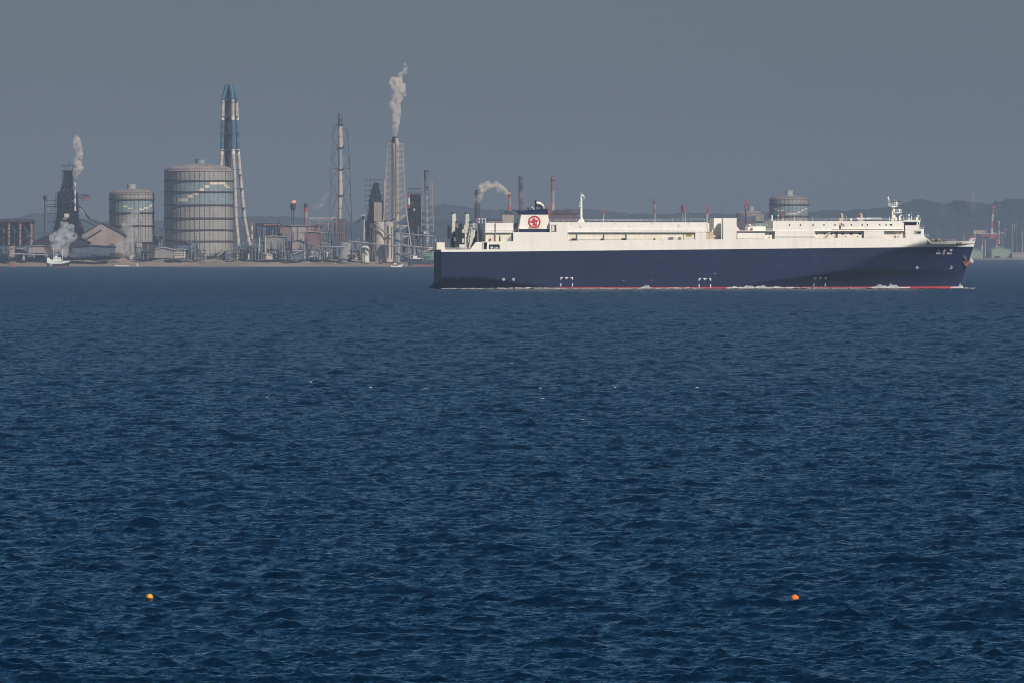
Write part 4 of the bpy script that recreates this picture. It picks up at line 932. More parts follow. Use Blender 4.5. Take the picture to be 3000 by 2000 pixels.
# sheds, halls and tanks
def shed(px, Y, label, x0, x1, ye, yr, yb, m, roof=None, xr=None, depth=40, cat='shed', name='shed', doors=()):
    s = Site(name, px, Y, label, cat); xr = (x0+x1)/2 if xr is None else xr
    MB().prism([(s.X(x0), s.Z(yb)), (s.X(x0), s.Z(ye)), (s.X(xr), s.Z(yr)+.0), (s.X(x1), s.Z(ye)), (s.X(x1), s.Z(yb))], 0, depth).build('wall', m, s.o)
    mb = MB(); t = .7
    for a, b in ((x0, xr), (x1, xr)):
        if abs(a-b) < .5: continue
        d = -1 if a < b else 1
        mb.prism([(s.X(a)+d*1.2, s.Z(ye)-(.3 if yr != ye else 0)), (s.X(b), s.Z(yr)+.02), (s.X(b), s.Z(yr)+t), (s.X(a)+d*1.2, s.Z(ye)+t-.3)], -1.0, depth+1)
    mb.build('roof', roof or m_brown, s.o)
    for a, b, c, d in doors: s.box('opening', m_black, a, b, c, d, -.3, -.05)
    return s
s = shed(300, 9665, 'wide gabled ore shed with a pale pink front, left of the medium gas holder', 240, 362, 690, 654, GY, m_pink, m_brown, 298, 60)
s.tube('inclined_conveyor', m_brown, (243, 697), (270, 717), 3.5, y=-4, n=4)
s.tube('slope_duct', m_grey2, (240, 704), (300, 668), 8, y=-2, n=4)
shed(185, 9660, 'dark mound like stockyard hall below the furnace tower', 100, 262, 712, 672, GY, m_black, m_black, 178, 60, doors=())
s = shed(270, 9630, 'long low dark conveyor gallery along the shore in front of the gabled shed', 212, 336, 724, 721, 741, m_blue, m_steel, None, 16)
s = shed(117, 9640, 'long pale brown wall with a flat top on the shore at far left', 84, 160, 722, 721.5, 742, m_pink, m_grey2, None, 14)
s = Site('pipe_bridge', 90, 9628, 'pale elevated pipe bridge on short legs along the left beach', 'pipe bridge')
s.tube('pipe', m_ltgrey, (34, 744), (140, 748), 3, n=8); 
for x in (35, 70, 100, 138): s.tube('pipe_leg', m_ltgrey, (x, 745), (x, 757), 2.5, n=4)
s = Site('transfer_tower', 36, 9640, 'pale square transfer tower beside the pipe bridge at far left', 'tower'); s.box('wall', m_pink, 28, 42, 719, 753, 0, 8); s.box('roof', m_brown, 27, 43, 717.5, 719, -1, 9)
s.box('opening', m_black, 32, 36, 728, 732, -.3, 0)
shed(480, 9680, 'low pale gabled shed in front of the largest gas holder', 451, 507, 733, 726, 757, m_grey2, m_ltgrey, 478, 30, doors=())
s = shed(526, 9640, 'small white office block with window rows beside the pale gabled shed', 511, 543, 732, 731.6, 756, m_cream, m_ltgrey, None, 12, cat='building', name='office_block')
for y in (735.5, 741.5, 747.5):
    for x in range(513, 541, 4): s.box('window', m_black, x, x+2.2, y, y+2.6, -.2, -.03)
s = shed(440, 9670, 'brown plant building with pipes between the two gas holders', 417, 452, 712, 711, 757, m_brown, m_steel, None, 20); s.tube('vent_pipe', m_pink, (412, 645), (414, 712), 3.4)
shed(461, 9900, 'small faded red hall seen between the two gas holders', 448, 474, 695, 692, 740, m_redb, m_roofr, None, 30)
shed(560, 9645, 'dark lean-to at the foot of the largest gas holder', 520, 554, 716, 714, 733, m_blue, m_steel, None, 12)
for i, (a, b) in enumerate((((600, 752), (634, 724)), ((636, 752), (668, 726)))):
    s = Site('conveyor', a[0], 9640, ('left' if i == 0 else 'right')+' one of two inclined conveyors at the foot of the largest gas holder', 'conveyor', 'inclined conveyors'); s.tube('gallery', m_ltgrey, a, b, 5, n=4)
    s.tube('trestle', m_steel, (b[0]-3, b[1]), (b[0]-3, 755), 1.6, n=4); s.tube('trestle', m_steel, ((a[0]+b[0])/2, (a[1]+b[1])/2), ((a[0]+b[0])/2, 755), 1.6, n=4)
s = Site('process_plant', 784, 9800, 'dark blue plant block with a row of orange vents, right of the tall chimney', 'plant')
s.box('wall', mat('deep_blue_cladding', (.035, .045, .085), var=.25, scale=.2), 745, 822, 662, 700, 0, 30); s.box('roof_structure', m_steel, 748, 822, 655, 662, 2, 20)
for i in range(6): s.box('roof_vent', m_orange, 774+i*8, 779.5+i*8, 657, 661.5, -1.5, 1)
for i in range(10): s.tube('riser_pipe', random.Random(i).choice([m_grey2, m_blue, m_steel]), (749+i*7.4, 666), (750+i*7.4, 698), 1.6, y=-2, n=5)
s.box('red_annex', m_orange, 820, 829, 668, 688, -2, 6); s.tube('roof_antenna', m_steel, (818, 642), (818, 660), 1.8, n=5)
shed(803, 9700, 'grey mill hall with a flat roof below the dark blue plant', 777, 830, 694, 693, 752, m_grey2, m_conc, None, 40)
for x in (760, 777): 
    s = Site('silo_column', x, 9660, 'slim white column silo, '+('left' if x == 760 else 'right')+' of a pair before the grey mill hall', 'silo', 'pair of slim white silos'); s.tube('shell', m_cream, (x, 697), (x, 752), 4.6); s.tube('cap', m_ltgrey, (x, 695), (x, 697), 5.4)
s = Site('striped_chimney', 738, 9720, 'thin orange and white banded chimney at the foot of the tall chimney', 'chimney')
for k in range(6): s.tube('flue_band', m_orange if k % 2 == 0 else m_whitp, (738, 652+k*12), (738, 664+k*12), 5.5)
s = shed(873, 9760, 'large grey hall with a darker stripe, left half of the red and grey mill', 850, 896, 663, 662, 750, mat('warm_grey_cladding', (.40, .37, .33), var=.1, streak=.3), m_grey2, None, 60)
s.box('stripe', m_grey2, 850.5, 895, 680, 683, -.3, -.05)
shed(917, 9770, 'faded red mill hall joined to the grey hall', 896, 939, 663, 662, 752, m_redb, m_redb, None, 60)
shed(915, 9715, 'lower faded red shed before the red mill hall', 892, 936, 682, 680, 753, m_redb, m_pink, None, 30)
shed(840, 9740, 'dull purple shed between the dark plant and the grey hall', 829, 850, 664, 663, 752, mat('purple_grey_cladding', (.24, .17, .20), var=.15), m_brown, None, 50)
shed(866, 9690, 'small pinkish gabled shed with an orange front among pipework', 856, 893, 712, 704, 754, m_pink, m_blue, 871, 16)
s = Site('flare_stack', 859, 9850, 'dark flare stack with an orange flame at its tip', 'flare stack')
s.tube('burner_head', m_steel, (858.5, 597), (858.5, 612), 16, 17); s.tube('burner_head', m_steel, (858.5, 612), (858.5, 617), 17, 9); s.tube('stack_leg', m_blue, (855, 615), (855, 665), 3.2); s.tube('stack_leg', m_blue, (861, 615), (861, 665), 4); s.tube('support', m_blue, (858, 665), (858, GY), 9)
fl = MB(); fl.ball(s.p(859, 593), s.L(4.5), 10, .9); fl.ball(s.p(864, 594), s.L(3), 8, .8); fl.tube(s.p(861, 592), s.p(866, 588), 1.2, .2); fl.build('flame', m_flame, s.o)
for nm, x, Y, bands, w_, lab in (('striped_chimney', 896, 9900, ((598, 608, m_steel), (608, 622, m_red), (622, 640, m_pink), (640, GY, m_redb)), 11, 'stubby dark topped red chimney right of the flare stack'),
    ('striped_chimney', 1525, 11000, ((517, 536, m_blue), (536, 562, m_steel), (562, 584, m_redb), (584, GY, m_brown)), 12, 'dark red chimney with a grey top behind the car carrier funnel, left of its emblem'),
    ('striped_chimney', 1619, 11000, ((520, 532, m_red), (532, 560, m_redb), (560, 596, m_pink), (596, GY, m_conc)), 11.5, 'tall red topped chimney just right of the car carrier funnel'),
    ('striped_chimney', 1493, 11200, ((563, 582, m_red), (582, 604, m_pink), (604, 616, m_red), (616, GY, m_pink)), 9, 'hazy red and white chimney at the right end of the curling plume'),
    ('striped_chimney', 1398, 10900, ((558, 572, m_steel), (572, 600, m_blue), (600, 640, m_steel), (640, GY, m_redb)), 15, 'thick dark chimney under the curling plume above the ship stern'),
    ('striped_chimney', 1918, 14500, ((585, 600, m_redb), (600, 612, m_pink), (612, 630, m_redb), (630, GY, m_grey2)), 9, 'very faint red and white chimney in the haze above the ship mid deckhouse'),
    ('striped_chimney', 2926.5, 17900, ((648, 662, m_conc), (662, 676, m_redb), (676, 690, m_conc), (690, 703, m_redb), (703, 716, m_conc)), 6, 'thin banded chimney right of the gantry crane')):
    s = Site(nm, x, Y, lab, 'chimney', 'red and white works chimneys', zg=3)
    for a, b, m in bands: s.tube('flue_band', m, (x, a), (x, b), w_*(1 if a < 600 else 1.08))
    s.tube('ring_platform', m_steel, (x, bands[0][0]+8), (x, bands[0][0]+10), w_*1.35); s.tube('mouth', m_steel, (x, bands[0][0]-1.5), (x, bands[0][0]), w_*.9)
# pale orange steel frame
s = Site('steel_frame', 955, 9730, 'open pale orange steel frame building with diagonal braces, left of the guyed stack', 'steel frame')
m_fr = mat('pale_orange_frame_steel', (.52, .36, .27), var=.15)
s.box('top_beam', m_fr, 906, 985, 638, 641.5, 0, 8)
for x in (907, 935, 963, 976, 985, 1000): s.tube('frame_column', m_fr, (x, 640), (x, 735), 2.0, n=4)
for y in (657, 682, 696, 712): s.tube('frame_beam', m_fr, (907 if y == 657 else 940, y), (1008, y), 1.8, n=4)
for a, b in (((910, 642), (932, 656)), ((960, 642), (937, 657)), ((962, 660), (940, 680)), ((985, 642), (964, 682)), ((942, 684), (962, 712))): s.tube('brace', m_fr, a, b, 1.5, n=4, y=-1)
s.box('floor_block', m_brown, 975, 1012, 642, 735, 2, 18); s.box('floor_block', m_grey2, 940, 975, 715, 735, 2, 12)
for i in range(6): s.tube('riser_pipe', m_pink, (978+i*6, 646), (978+i*6, 730), 2, y=-1, n=6)
# silos and tanks near the steaming stack
s = Site('round_silo', 1127, 9660, 'broad cream round silo block with a slanting pipe at the foot of the steaming stack', 'silo')
for cx, w_ in ((1113, 33), (1137, 31)): MB().lathe([(s.L(w_/2), -2), (s.L(w_/2), s.Z(652)), (.01, s.Z(650))], s.X(cx), s.L(w_/2), 28).build('shell', m_cream, s.o)
s.tube('sloping_pipe', m_grey2, (1097, 655), (1136, 688), 4.5, y=-3); s.tube('sloping_pipe', m_grey2, (1136, 688), (1152, 690), 4.5, y=-3)
for x in (1096, 1138.5, 1152): s.tube('down_pipe', m_grey2, (x, 660), (x, 752), 2.6, y=-1)
s.box('side_block', m_brown, 1083, 1097, 655, 745, 2, 12)
s = Site('round_silo', 1163, 9640, 'grey column silo right of the broad cream silo', 'silo'); MB().lathe([(s.L(10), -2), (s.L(10), s.Z(672)), (s.L(11), s.Z(672)), (s.L(11), s.Z(667)), (.01, s.Z(666))], 0, s.L(10), 24).build('shell', mat('cool_grey_concrete', (.30, .31, .33), var=.1, streak=.3), s.o)
s.box('head_house', m_blue, 1152, 1171, 669, 678, -1, 4)
s = Site('storage_tank', 1009, 9650, 'squat grey storage tank below the guyed stack', 'tank'); MB().lathe([(s.L(20), -2), (s.L(20), s.Z(712)), (.01, s.Z(710))], 0, s.L(20), 32).build('shell', mat('grey_tank_shell', (.36, .34, .31), streak=.4), s.o)
s.tube('stair_rail', m_brown, (992, 735), (1024, 712), 1.3, n=4, y=-1); s.box('blue_gallery', m_blue, 984, 992, 715, 752, 0, 6)  # blue box against the left side of the tank
s = Site('storage_tank', 1070, 9640, 'small white domed tank with bands, right of the squat grey tank', 'tank')
MB().lathe([(s.L(12), -2), (s.L(12), s.Z(727)), (s.L(9.5), s.Z(723.5)), (s.L(5), s.Z(721)), (.01, s.Z(720))], 0, s.L(12), 24).build('shell', m_whitp, s.o)
s.tube('arched_pipe', m_blue, (1055, 730), (1072, 726), 3, y=-3); s.tube('arched_pipe', m_blue, (1072, 726), (1085, 738), 3, y=-3)
for y in (733, 738, 743): MB().lathe([(s.L(12)+.2, s.Z(y+.6)), (s.L(12)+.2, s.Z(y))], 0, s.L(12), 24).build('tank_band', m_orange, s.o)
# overhead pipe racks running along the shore
for i, (x0, x1, y0, y1, lab) in enumerate(((1020, 1165, 707, 721, 'long thin pipe rack sloping down past the cream silo'), (1170, 1275, 683, 693, 'upper pipe rack running from the silos to the docked ship'), (1165, 1275, 718, 728, 'lower pipe rack right of the grey column silo'), (925, 1010, 722, 724, 'pipe rack in front of the steel frame'))):
    s = Site('pipe_rack', x0, 9635-i, lab, 'pipe rack'); s.tube('pipe', m_ltgrey, (x0, y0), (x1, y1), 2.2, n=6); s.tube('pipe', m_blue, (x0, y0+3), (x1, y1+3), 1.8, n=6)
    for k in range(6): x = x0+(x1-x0)*(k+.5)/6; y = y0+(y1-y0)*(k+.5)/6; s.tube('trestle', m_grey2, (x, y), (x, 755), 1.5, n=4)

# small process units: columns, vessels, drums and sheds crowding the waterfront
PROC = {}
def unit_proto(kind):
    o = empty('process_unit' if kind < 3 else ('pressure_vessel' if kind == 3 else 'plant_shed'), (0, 0, 0)); rng = random.Random(kind+50)
    if kind == 0:      # pipe stack frame
        for i in range(4): MB().tube((-4+i*2.6, 0, 0), (-4+i*2.6, 0, rng.uniform(8, 15)), .35, n=5).build('frame_column', m_grey2, o)
        for z in (3, 6, 9): MB().box(-4.5, 4.5, -.5, 2.5, z, z+.5).build('frame_floor', m_blue, o)
        for i in range(3): (lambda hh: MB().lathe([(.6, 0), (.6, hh), (.01, hh+.5)], -3+i*3, 2, 10))(rng.uniform(5, 12)).build('column_vessel', rng.choice([m_grey2, m_blue, m_ltgrey]), o)
    elif kind == 1:
        MB().box(-5, 3, 0, 5, 0, 7).build('wall', m_blue, o); MB().box(-5.3, 3.3, -.3, 5.3, 7, 7.5).build('roof', m_ltgrey, o)
        MB().tube((4.2, 1, 0), (4.2, 1, 13), .8, .7, 8).build('vent_stack', m_grey2, o); MB().tube((-5, -1, 4), (4.5, -1, 8), .45, n=6).build('pipe', m_pink, o)
        for x in (-4, -1.8, .4): MB().box(x, x+1, -.15, -.02, 3.6, 4.8).build('window', m_black, o)
    elif kind == 2:
        for x, h in ((-3, 14), (0, 10), (2.6, 17)): MB().lathe([(.65, 0), (.65, h), (.4, h+.4), (.01, h+.6)], x, 0, 10).build('column_vessel', m_blue if x else m_grey2, o)
        MB().box(-4.2, 4, -1.6, 1.6, 5, 5.5).build('frame_floor', m_steel, o); MB().box(-4.2, 4, -1.6, 1.6, 9.4, 9.8).build('frame_floor', m_steel, o)
        MB().tube((-4, 1.5, 0), (4, 1.5, 9.4), .3, n=4).build('brace', m_blue, o)
    elif kind == 3:
        MB().lathe([(2.3, 1), (2.7, 2), (2.7, 6), (1.8, 7.4), (.01, 8)], 0, 0, 16).build('shell', m_whitp, o)
        for a in (0, 2, 4): MB().tube((2.3*math.cos(a), 2.3*math.sin(a), 0), (2.3*math.cos(a), 2.3*math.sin(a), 2.5), .25, n=4).build('support', m_steel, o)
        MB().tube((0, 0, 8), (0, 0, 9.4), .4).build('valve', m_steel, o)
    else:
        MB().prism([(-6, 0), (-6, 5), (0, 7), (6, 5), (6, 0)], 0, 9).build('wall', m_conc, o); MB().prism([(-6.5, 4.9), (0, 7.1), (6.5, 4.9), (6.5, 5.3), (0, 7.6), (-6.5, 5.3)], -.4, 9.4).build('roof', m_grey2, o)
        MB().box(-2, 1.5, -.15, -.02, 0, 3.4).build('door', m_black, o)
    return o
kinds = {0: ('open framed process unit', 'process unit', 'framed process units'), 1: ('blue pump house', 'process unit', 'pump houses'), 2: ('trio of slim column vessels', 'process unit', 'column vessel units'), 3: ('white bulbous vessel', 'pressure vessel', 'white vessels'), 4: ('pale gabled plant shed', 'shed', 'small plant sheds')}
marks = [(560, 'below the largest gas holder'), (700, 'below the tall chimney leg'), (742, 'below the thin banded chimney'), (800, 'below the grey mill hall'), (852, 'below the flare stack'), (897, 'below the red mill hall'), (945, 'below the steel frame'), (997, 'below the guyed stack'), (1040, 'right of the squat grey tank'), (1092, 'left of the broad cream silo'), (1185, 'below the lattice tower right leg'), (1240, 'by the docked ship'), (9999, '')]
ordin = ['first', 'second', 'third', 'fourth', 'fifth', 'sixth', 'seventh', 'eighth', 'ninth', 'tenth']
rng = random.Random(21); plan = []
for px in [685, 694, 702, 711, 719, 727, 735, 746, 753, 768, 786, 795, 806, 817, 826, 834, 843, 851, 860, 868, 876, 884, 893, 901, 909, 917, 926, 934, 943, 952, 961, 970, 979, 1030, 1037, 1046, 1052, 1086, 1094, 1176, 1183, 1190, 1198, 1206, 1214, 1224, 1233, 1242, 1252, 1262]:
    plan.append((px, rng.choice([0, 0, 1, 2, 2, 3, 4] if px < 1170 else [0, 2, 1])))
for px, k in ((6, 1), (16, 0), (50, 2), (62, 4), (396, 4), (408, 0), (425, 2), (556, 0), (570, 2), (585, 1), (592, 0), (672, 1)): plan.append((px, k))
byk = {}
for px, k in sorted(plan): byk.setdefault((k, next((l for (a, l), (b, _) in zip(marks, marks[1:]) if px < (a+b)/2), 'at the far left edge') if px > 300 else 'at the far left shore'), []).append(px)
for (k, where), lst in byk.items():
    lab, cat, grp = kinds[k]
    for i, px in enumerate(lst):
        if k not in PROC: PROC[k] = unit_proto(k); o = PROC[k]
        else: o = copy_tree(PROC[k])
        Y = 9645+rng.uniform(0, 30); o.location = (PX(px, Y), Y, 6.0); sc_ = rng.uniform(.75, 1.25); o.scale = (sc_, sc_, sc_*rng.uniform(.55, 1.05)); o.rotation_euler = (0, 0, R(rng.uniform(-50, 50)))
        tag(o, lab+' '+where if len(lst) == 1 else f'{ordin[i]} from the left {lab} {where}', cat, grp)
# a taller back row of plant fills the gaps between the big structures
plan2 = [(px+rng.uniform(-3, 3), rng.choice([0, 0, 1, 2, 2, 0])) for px in list(range(702, 1275, 11))+[408, 462, 470, 556, 566, 12, 60, 118]]
byk = {}
for px, k in sorted(plan2):
    wh = next((l for (a, l), (b, _) in zip(marks, marks[1:]) if px < (a+b)/2), '') if px > 300 else 'at the far left shore'
    byk.setdefault((k, wh), []).append(px)
back = {0: 'taller back row framed unit', 1: 'taller back row plant house', 2: 'taller back row vessel group'}
for (k, where), lst in byk.items():
    for i, px in enumerate(lst):
        o = copy_tree(PROC[k]); Y = 9690+rng.uniform(0, 40); o.location = (PX(px, Y), Y, 6.0); q = rng.uniform(.95, 1.35)
        o.scale = (q*.75, q*.75, q*rng.uniform(.85, 1.3)); o.rotation_euler = (0, 0, R(rng.uniform(-60, 60)))
        tag(o, back[k]+' '+where if len(lst) == 1 else f'{ordin[i]} from the left {back[k]} {where}', kinds[k][1], kinds[k][2])
# works behind the ship
def block(px, Y, label, x0, x1, y0, m, roof=None, cat='building', extra=None):
    s = Site('works_building', px, Y, label, cat, zg=3); s.box('wall', m, x0, x1, y0, GY, 0, 40); s.box('roof', roof or m_brown, x0-1, x1+1, y0-1.6, y0, -1, 41); return s
s = block(1460, 10900, 'long low grey hall behind the ship stern deckhouse', 1428, 1500, 645, m_grey2, m_brown)
s = block(1485, 10850, 'square pale works building left of the funnel, dark vent on top', 1472, 1506, 627, m_conc, m_steel); s.box('roof_vent', m_steel, 1478, 1500, 619, 625, 2, 20)
s = block(1650, 10900, 'dark red brown hall right of the funnel behind the signal mast', 1608, 1694, 627, mat('dark_red_brown_sheeting', (.16, .09, .10), var=.2, streak=.3), m_brown); s.box('upper_storey', m_brown, 1618, 1678, 618, 625.4, 5, 30)
for i in range(7): s.box('roof_vent', m_steel, 1622+i*8, 1625+i*8, 615.5, 618, 6, 12)
s = Site('bulk_carrier_hull', 2170, 10700, 'dusky purple moored hull with a raised bow, behind the car carrier low middle deckhouse', 'ship', zg=0)
MB().prism([(s.X(2100), -.5), (s.X(2104), s.Z(644)), (s.X(2120), s.Z(646)), (s.X(2205), s.Z(648)), (s.X(2213), s.Z(632)), (s.X(2214), -.5)], 0, 22).build('hull', mat('dusky_purple_hull', (.15, .10, .12), var=.15), s.o)
MB().prism([(s.X(2106), s.Z(644)), (s.X(2125), s.Z(638)), (s.X(2212.5), s.Z(634)), (s.X(2207), s.Z(646))], 1, 21).build('deck_band', m_blue, s.o); s.tube('mast', m_steel, (2169, 660), (2166, 640), 1.6)
# crane jibs and masts poking above the ship
def jib(px, Y, label, parts):
    s = Site('crane', px, Y, label, 'crane', 'dock crane jibs above the ship', zg=3)
    for nm, m, a, b, w_ in parts: s.tube(nm, m, a, b, w_, n=6)
jib(1607, 10600, 'hooked red crane jib touching the right edge of the funnel', [('jib', m_red, (1606, 640), (1608, 606), 6), ('jib_head', m_red, (1608, 605), (1619, 600), 5), ('mast', m_whitp, (1607, 742), (1606, 640), 7)])
jib(1767, 10600, 'small red and cream crane jib above the aft end of the long deckhouse', [('jib', m_red, (1768, 628), (1770, 619), 5), ('jib_head', m_red, (1768, 619), (1776, 617), 5), ('mast', m_cream, (1764, 742), (1768, 628), 5)])
jib(2003, 10600, 'twin legged dark and red crane head above the long deckhouse', [('leg', m_cream, (2000.5, 742), (2000.5, 624), 3), ('leg', m_cream, (2008, 742), (2008, 624), 3), ('jib', m_red, (2004, 625), (2005, 606), 9), ('jib_head', m_steel, (1999, 622), (1998, 601), 5), ('jib_head', m_red, (2002, 606), (2010, 605), 4)])
jib(2073, 10600, 'leaning red topped crane jib beside the ventilation tower', [('jib', m_red, (2072, 628), (2075, 606), 7), ('jib_head', m_red, (2074, 604), (2080, 604), 4), ('mast', m_cream, (2066, 742), (2072, 628), 7)])
jib(2184, 10600, 'red lattice crane head on top of the small low gas holder', [('jib', m_red, (2184, 612), (2186, 588), 6), ('jib_head', m_steel, (2180, 606), (2192, 600), 3), ('mast', m_steel, (2186, 742), (2184, 606), 5)])
jib(2295, 10600, 'curved red crane jib in front of the gas holder behind the ship', [('jib', m_red, (2293, 640), (2295, 621), 5.5), ('jib_head', m_red, (2295, 621), (2303, 621), 5), ('mast', m_whitp, (2294, 742), (2293, 640), 5)])

# right hand port
Yp = 17700
s = Site('gantry_crane', 2900, Yp, 'red and white banded portal crane with a tall raised boom at the right edge', 'crane', zg=2.6)
for x0, x1 in ((2878, 2876), (2920, 2919.5)):
    s.tube('portal_leg', m_red, (x0, 690), ((x0+x1)/2, 720), 4.6); s.tube('portal_leg', m_whitp, ((x0+x1)/2, 720), (x1, 742), 4.2); s.tube('portal_leg', m_red, (x1, 742), (x1, 762), 4.6)
s.tube('portal_beam', m_red, (2876, 691), (2922, 691), 5, n=6); s.tube('sill_beam', m_red, (2860, 759.5), (2921, 759.5), 4.5, n=4); s.tube('portal_beam', m_red, (2878, 748), (2920, 748), 2.5, n=4)
for y0, y1, m in ((606, 628, m_red), (628, 648, m_whitp), (648, 670, m_red), (670, 690, m_whitp)): s.tube('boom', m, (2909.5-(y0-606)*.06, y0), (2909.5-(y1-606)*.06, y1), 6.4, n=6)
s.box('boom_head', m_red, 2904, 2917, 605, 610, -3, 3); s.box('machine_house', m_red, 2898, 2914, 689, 700, -4, 6)
s.tube('back_stay', m_ltgrey, (2892, 672), (2880, 692), 3.5, n=5); s.tube('back_stay', m_blue, (2905, 655), (2878, 686), 1.4, n=4); s.tube('brace', m_whitp, (2908, 680), (2920, 692), 2.2, n=4); s.tube('back_leg', m_whitp, (2886, 705), (2886, 758), 2.4)
s = Site('conveyor', 2880, Yp+60, 'tan enclosed conveyor head left of the gantry crane boom', 'conveyor', zg=2.6); s.box('gallery', mat('tan_gallery', (.60, .46, .28), var=.1), 2850, 2885, 674, 686, 0, 12); s.box('gallery', m_brown, 2844, 2853, 673, 687, 1, 12); s.tube('conveyor_truss', m_cream, (2868, 686), (2944, 683), 3, n=4); s.box('roof', m_brown, 2846, 2880, 672.4, 674, -1, 13)
s.tube('trestle', m_grey2, (2852, 687), (2852, 762), 2.2, n=4); s.tube('trestle', m_grey2, (2938, 684), (2938, 762), 2.2, n=4)
shed(2945, 17680, 'pale green gabled dock shed right of the gantry crane legs', 2905, 2962, 733, 724, 762, m_green, m_green, 2928, 60, doors=((2914, 2930, 751, 762),))
shed(2866, 17690, 'smaller pale green shed at the ship bow behind the crane', 2842, 2880, 738, 730, 762, m_green, m_green, 2860, 40)
s = shed(2985, 17670, 'long cream quay building with dark bands at the right edge', 2966, 3060, 741, 740, 762, m_cream, m_ltgrey, None, 30)
for y in (744.5, 752.5): s.box('window_band', m_grey2, 2968, 3058, y, y+2.5, -.4, -.05)
s = Site('chemical_plant', 2970, 17900, 'cluster of dark reactor towers with pale columns at the right edge', 'plant', zg=3)
rng = random.Random(5)
s.box('base_block', mat('deep_slate_steelwork', (.035, .045, .06), var=.3, scale=.1), 2942, 3060, 700, 740, 0, 20)
for x in (2946, 2952, 2957, 2965, 2972, 2978, 2986, 2994, 3004, 3014): s.tube('reactor_column', rng.choice([m_steel, m_grey2, m_ltgrey, m_blue]), (x, rng.uniform(640, 682)), (x, 742), rng.uniform(2.5, 5), y=rng.uniform(-3, 8))
for x in (2948, 2976, 2990): s.box('frame_floor', m_steel, x-6, x+6, 676, 678, -3, 8); s.box('frame_floor', m_steel, x-6, x+7, 694, 696, -3, 8)
def pylon(px, Y, yt, yb, wd, label):
    s = Site('transmission_pylon', px, Y, label, 'pylon', 'transmission pylons', zg=PZ(yb, Y)); m = mat('pylon_steel', (.34, .26, .26))
    mb = MB()
    for sx in (-1, 1): mb.tube(s.p(px+sx*wd, yb), s.p(px+sx*wd*.25, yt), .5, n=4)
    n = 7
    for i in range(n):
        a = wd*(1-.75*i/n); b = wd*(1-.75*(i+1)/n); y0 = yb+(yt-yb)*i/n; y1 = yb+(yt-yb)*(i+1)/n
        mb.tube(s.p(px-a, y0), s.p(px+b, y1), .3, n=4); mb.tube(s.p(px+a, y0), s.p(px-b, y1), .3, n=4)
    for t in (.7, .82, .94): y0 = yb+(yt-yb)*t; mb.tube(s.p(px-wd*.9, y0), s.p(px+wd*.9, y0), .3, n=4)
    mb.build('lattice', m, s.o)
pylon(2851, 18900, 560, 618, 6, 'faint tall pylon on the wooded ridge above the ship bow')
pylon(2825, 18000, 683, 735, 5, 'pale lattice pylon behind the ship bow rail')
for x, y0 in ((2781, 700), (2795, 698), (2845, 690)): 
    s = Site('works_building', x, 17900, f'tiny red quay building seen over the bow bulwark, {"leftmost" if x == 2781 else "middle" if x == 2795 else "rightmost"} of three', 'building', 'red roofed quay buildings', zg=3); s.box('wall', m_redb if x != 2845 else m_red, x-6, x+7, y0, 742, 0, 12); s.box('roof', m_brown, x-7, x+8, y0-1.5, y0, -1, 13)

# ---------------------------------------------------------------- trees and scrub on the bank
def bush_band():
    rng = np.random.default_rng(2); vs = []; fs = []
    def leaf(c, r):
        k = len(vs); 
        for q in rng.standard_normal((4, 3)): vs.append(c+q*r)
        fs.extend([(k, k+1, k+2), (k, k+3, k+1), (k+1, k+3, k+2), (k, k+2, k+3)])
    for i in range(1500):
        px = rng.uniform(-60, 1290); Y = 9620+rng.uniform(60, 100)
        if px < 520 and rng.random() < .55: continue
        h = rng.uniform(1.2, 3.6)*(1.5 if 520 < px < 1250 else .8)*(1+.5*math.sin(px*.05))
        base = np.array([PX(px, Y), Y, 6.2])
        for _ in range(9): leaf(base+np.array([rng.normal()*2.0, rng.normal()*1.5, abs(rng.random())*h]), .55)
    o = MB().add([tuple(v) for v in vs], fs).build('scrub', mat('scrub_foliage', (.045, .062, .032), var=.3, scale=.1, spec=.1)); tag(o, 'dark evergreen scrub along the top of the far beach', 'scrub', kind='stuff')
bush_band()

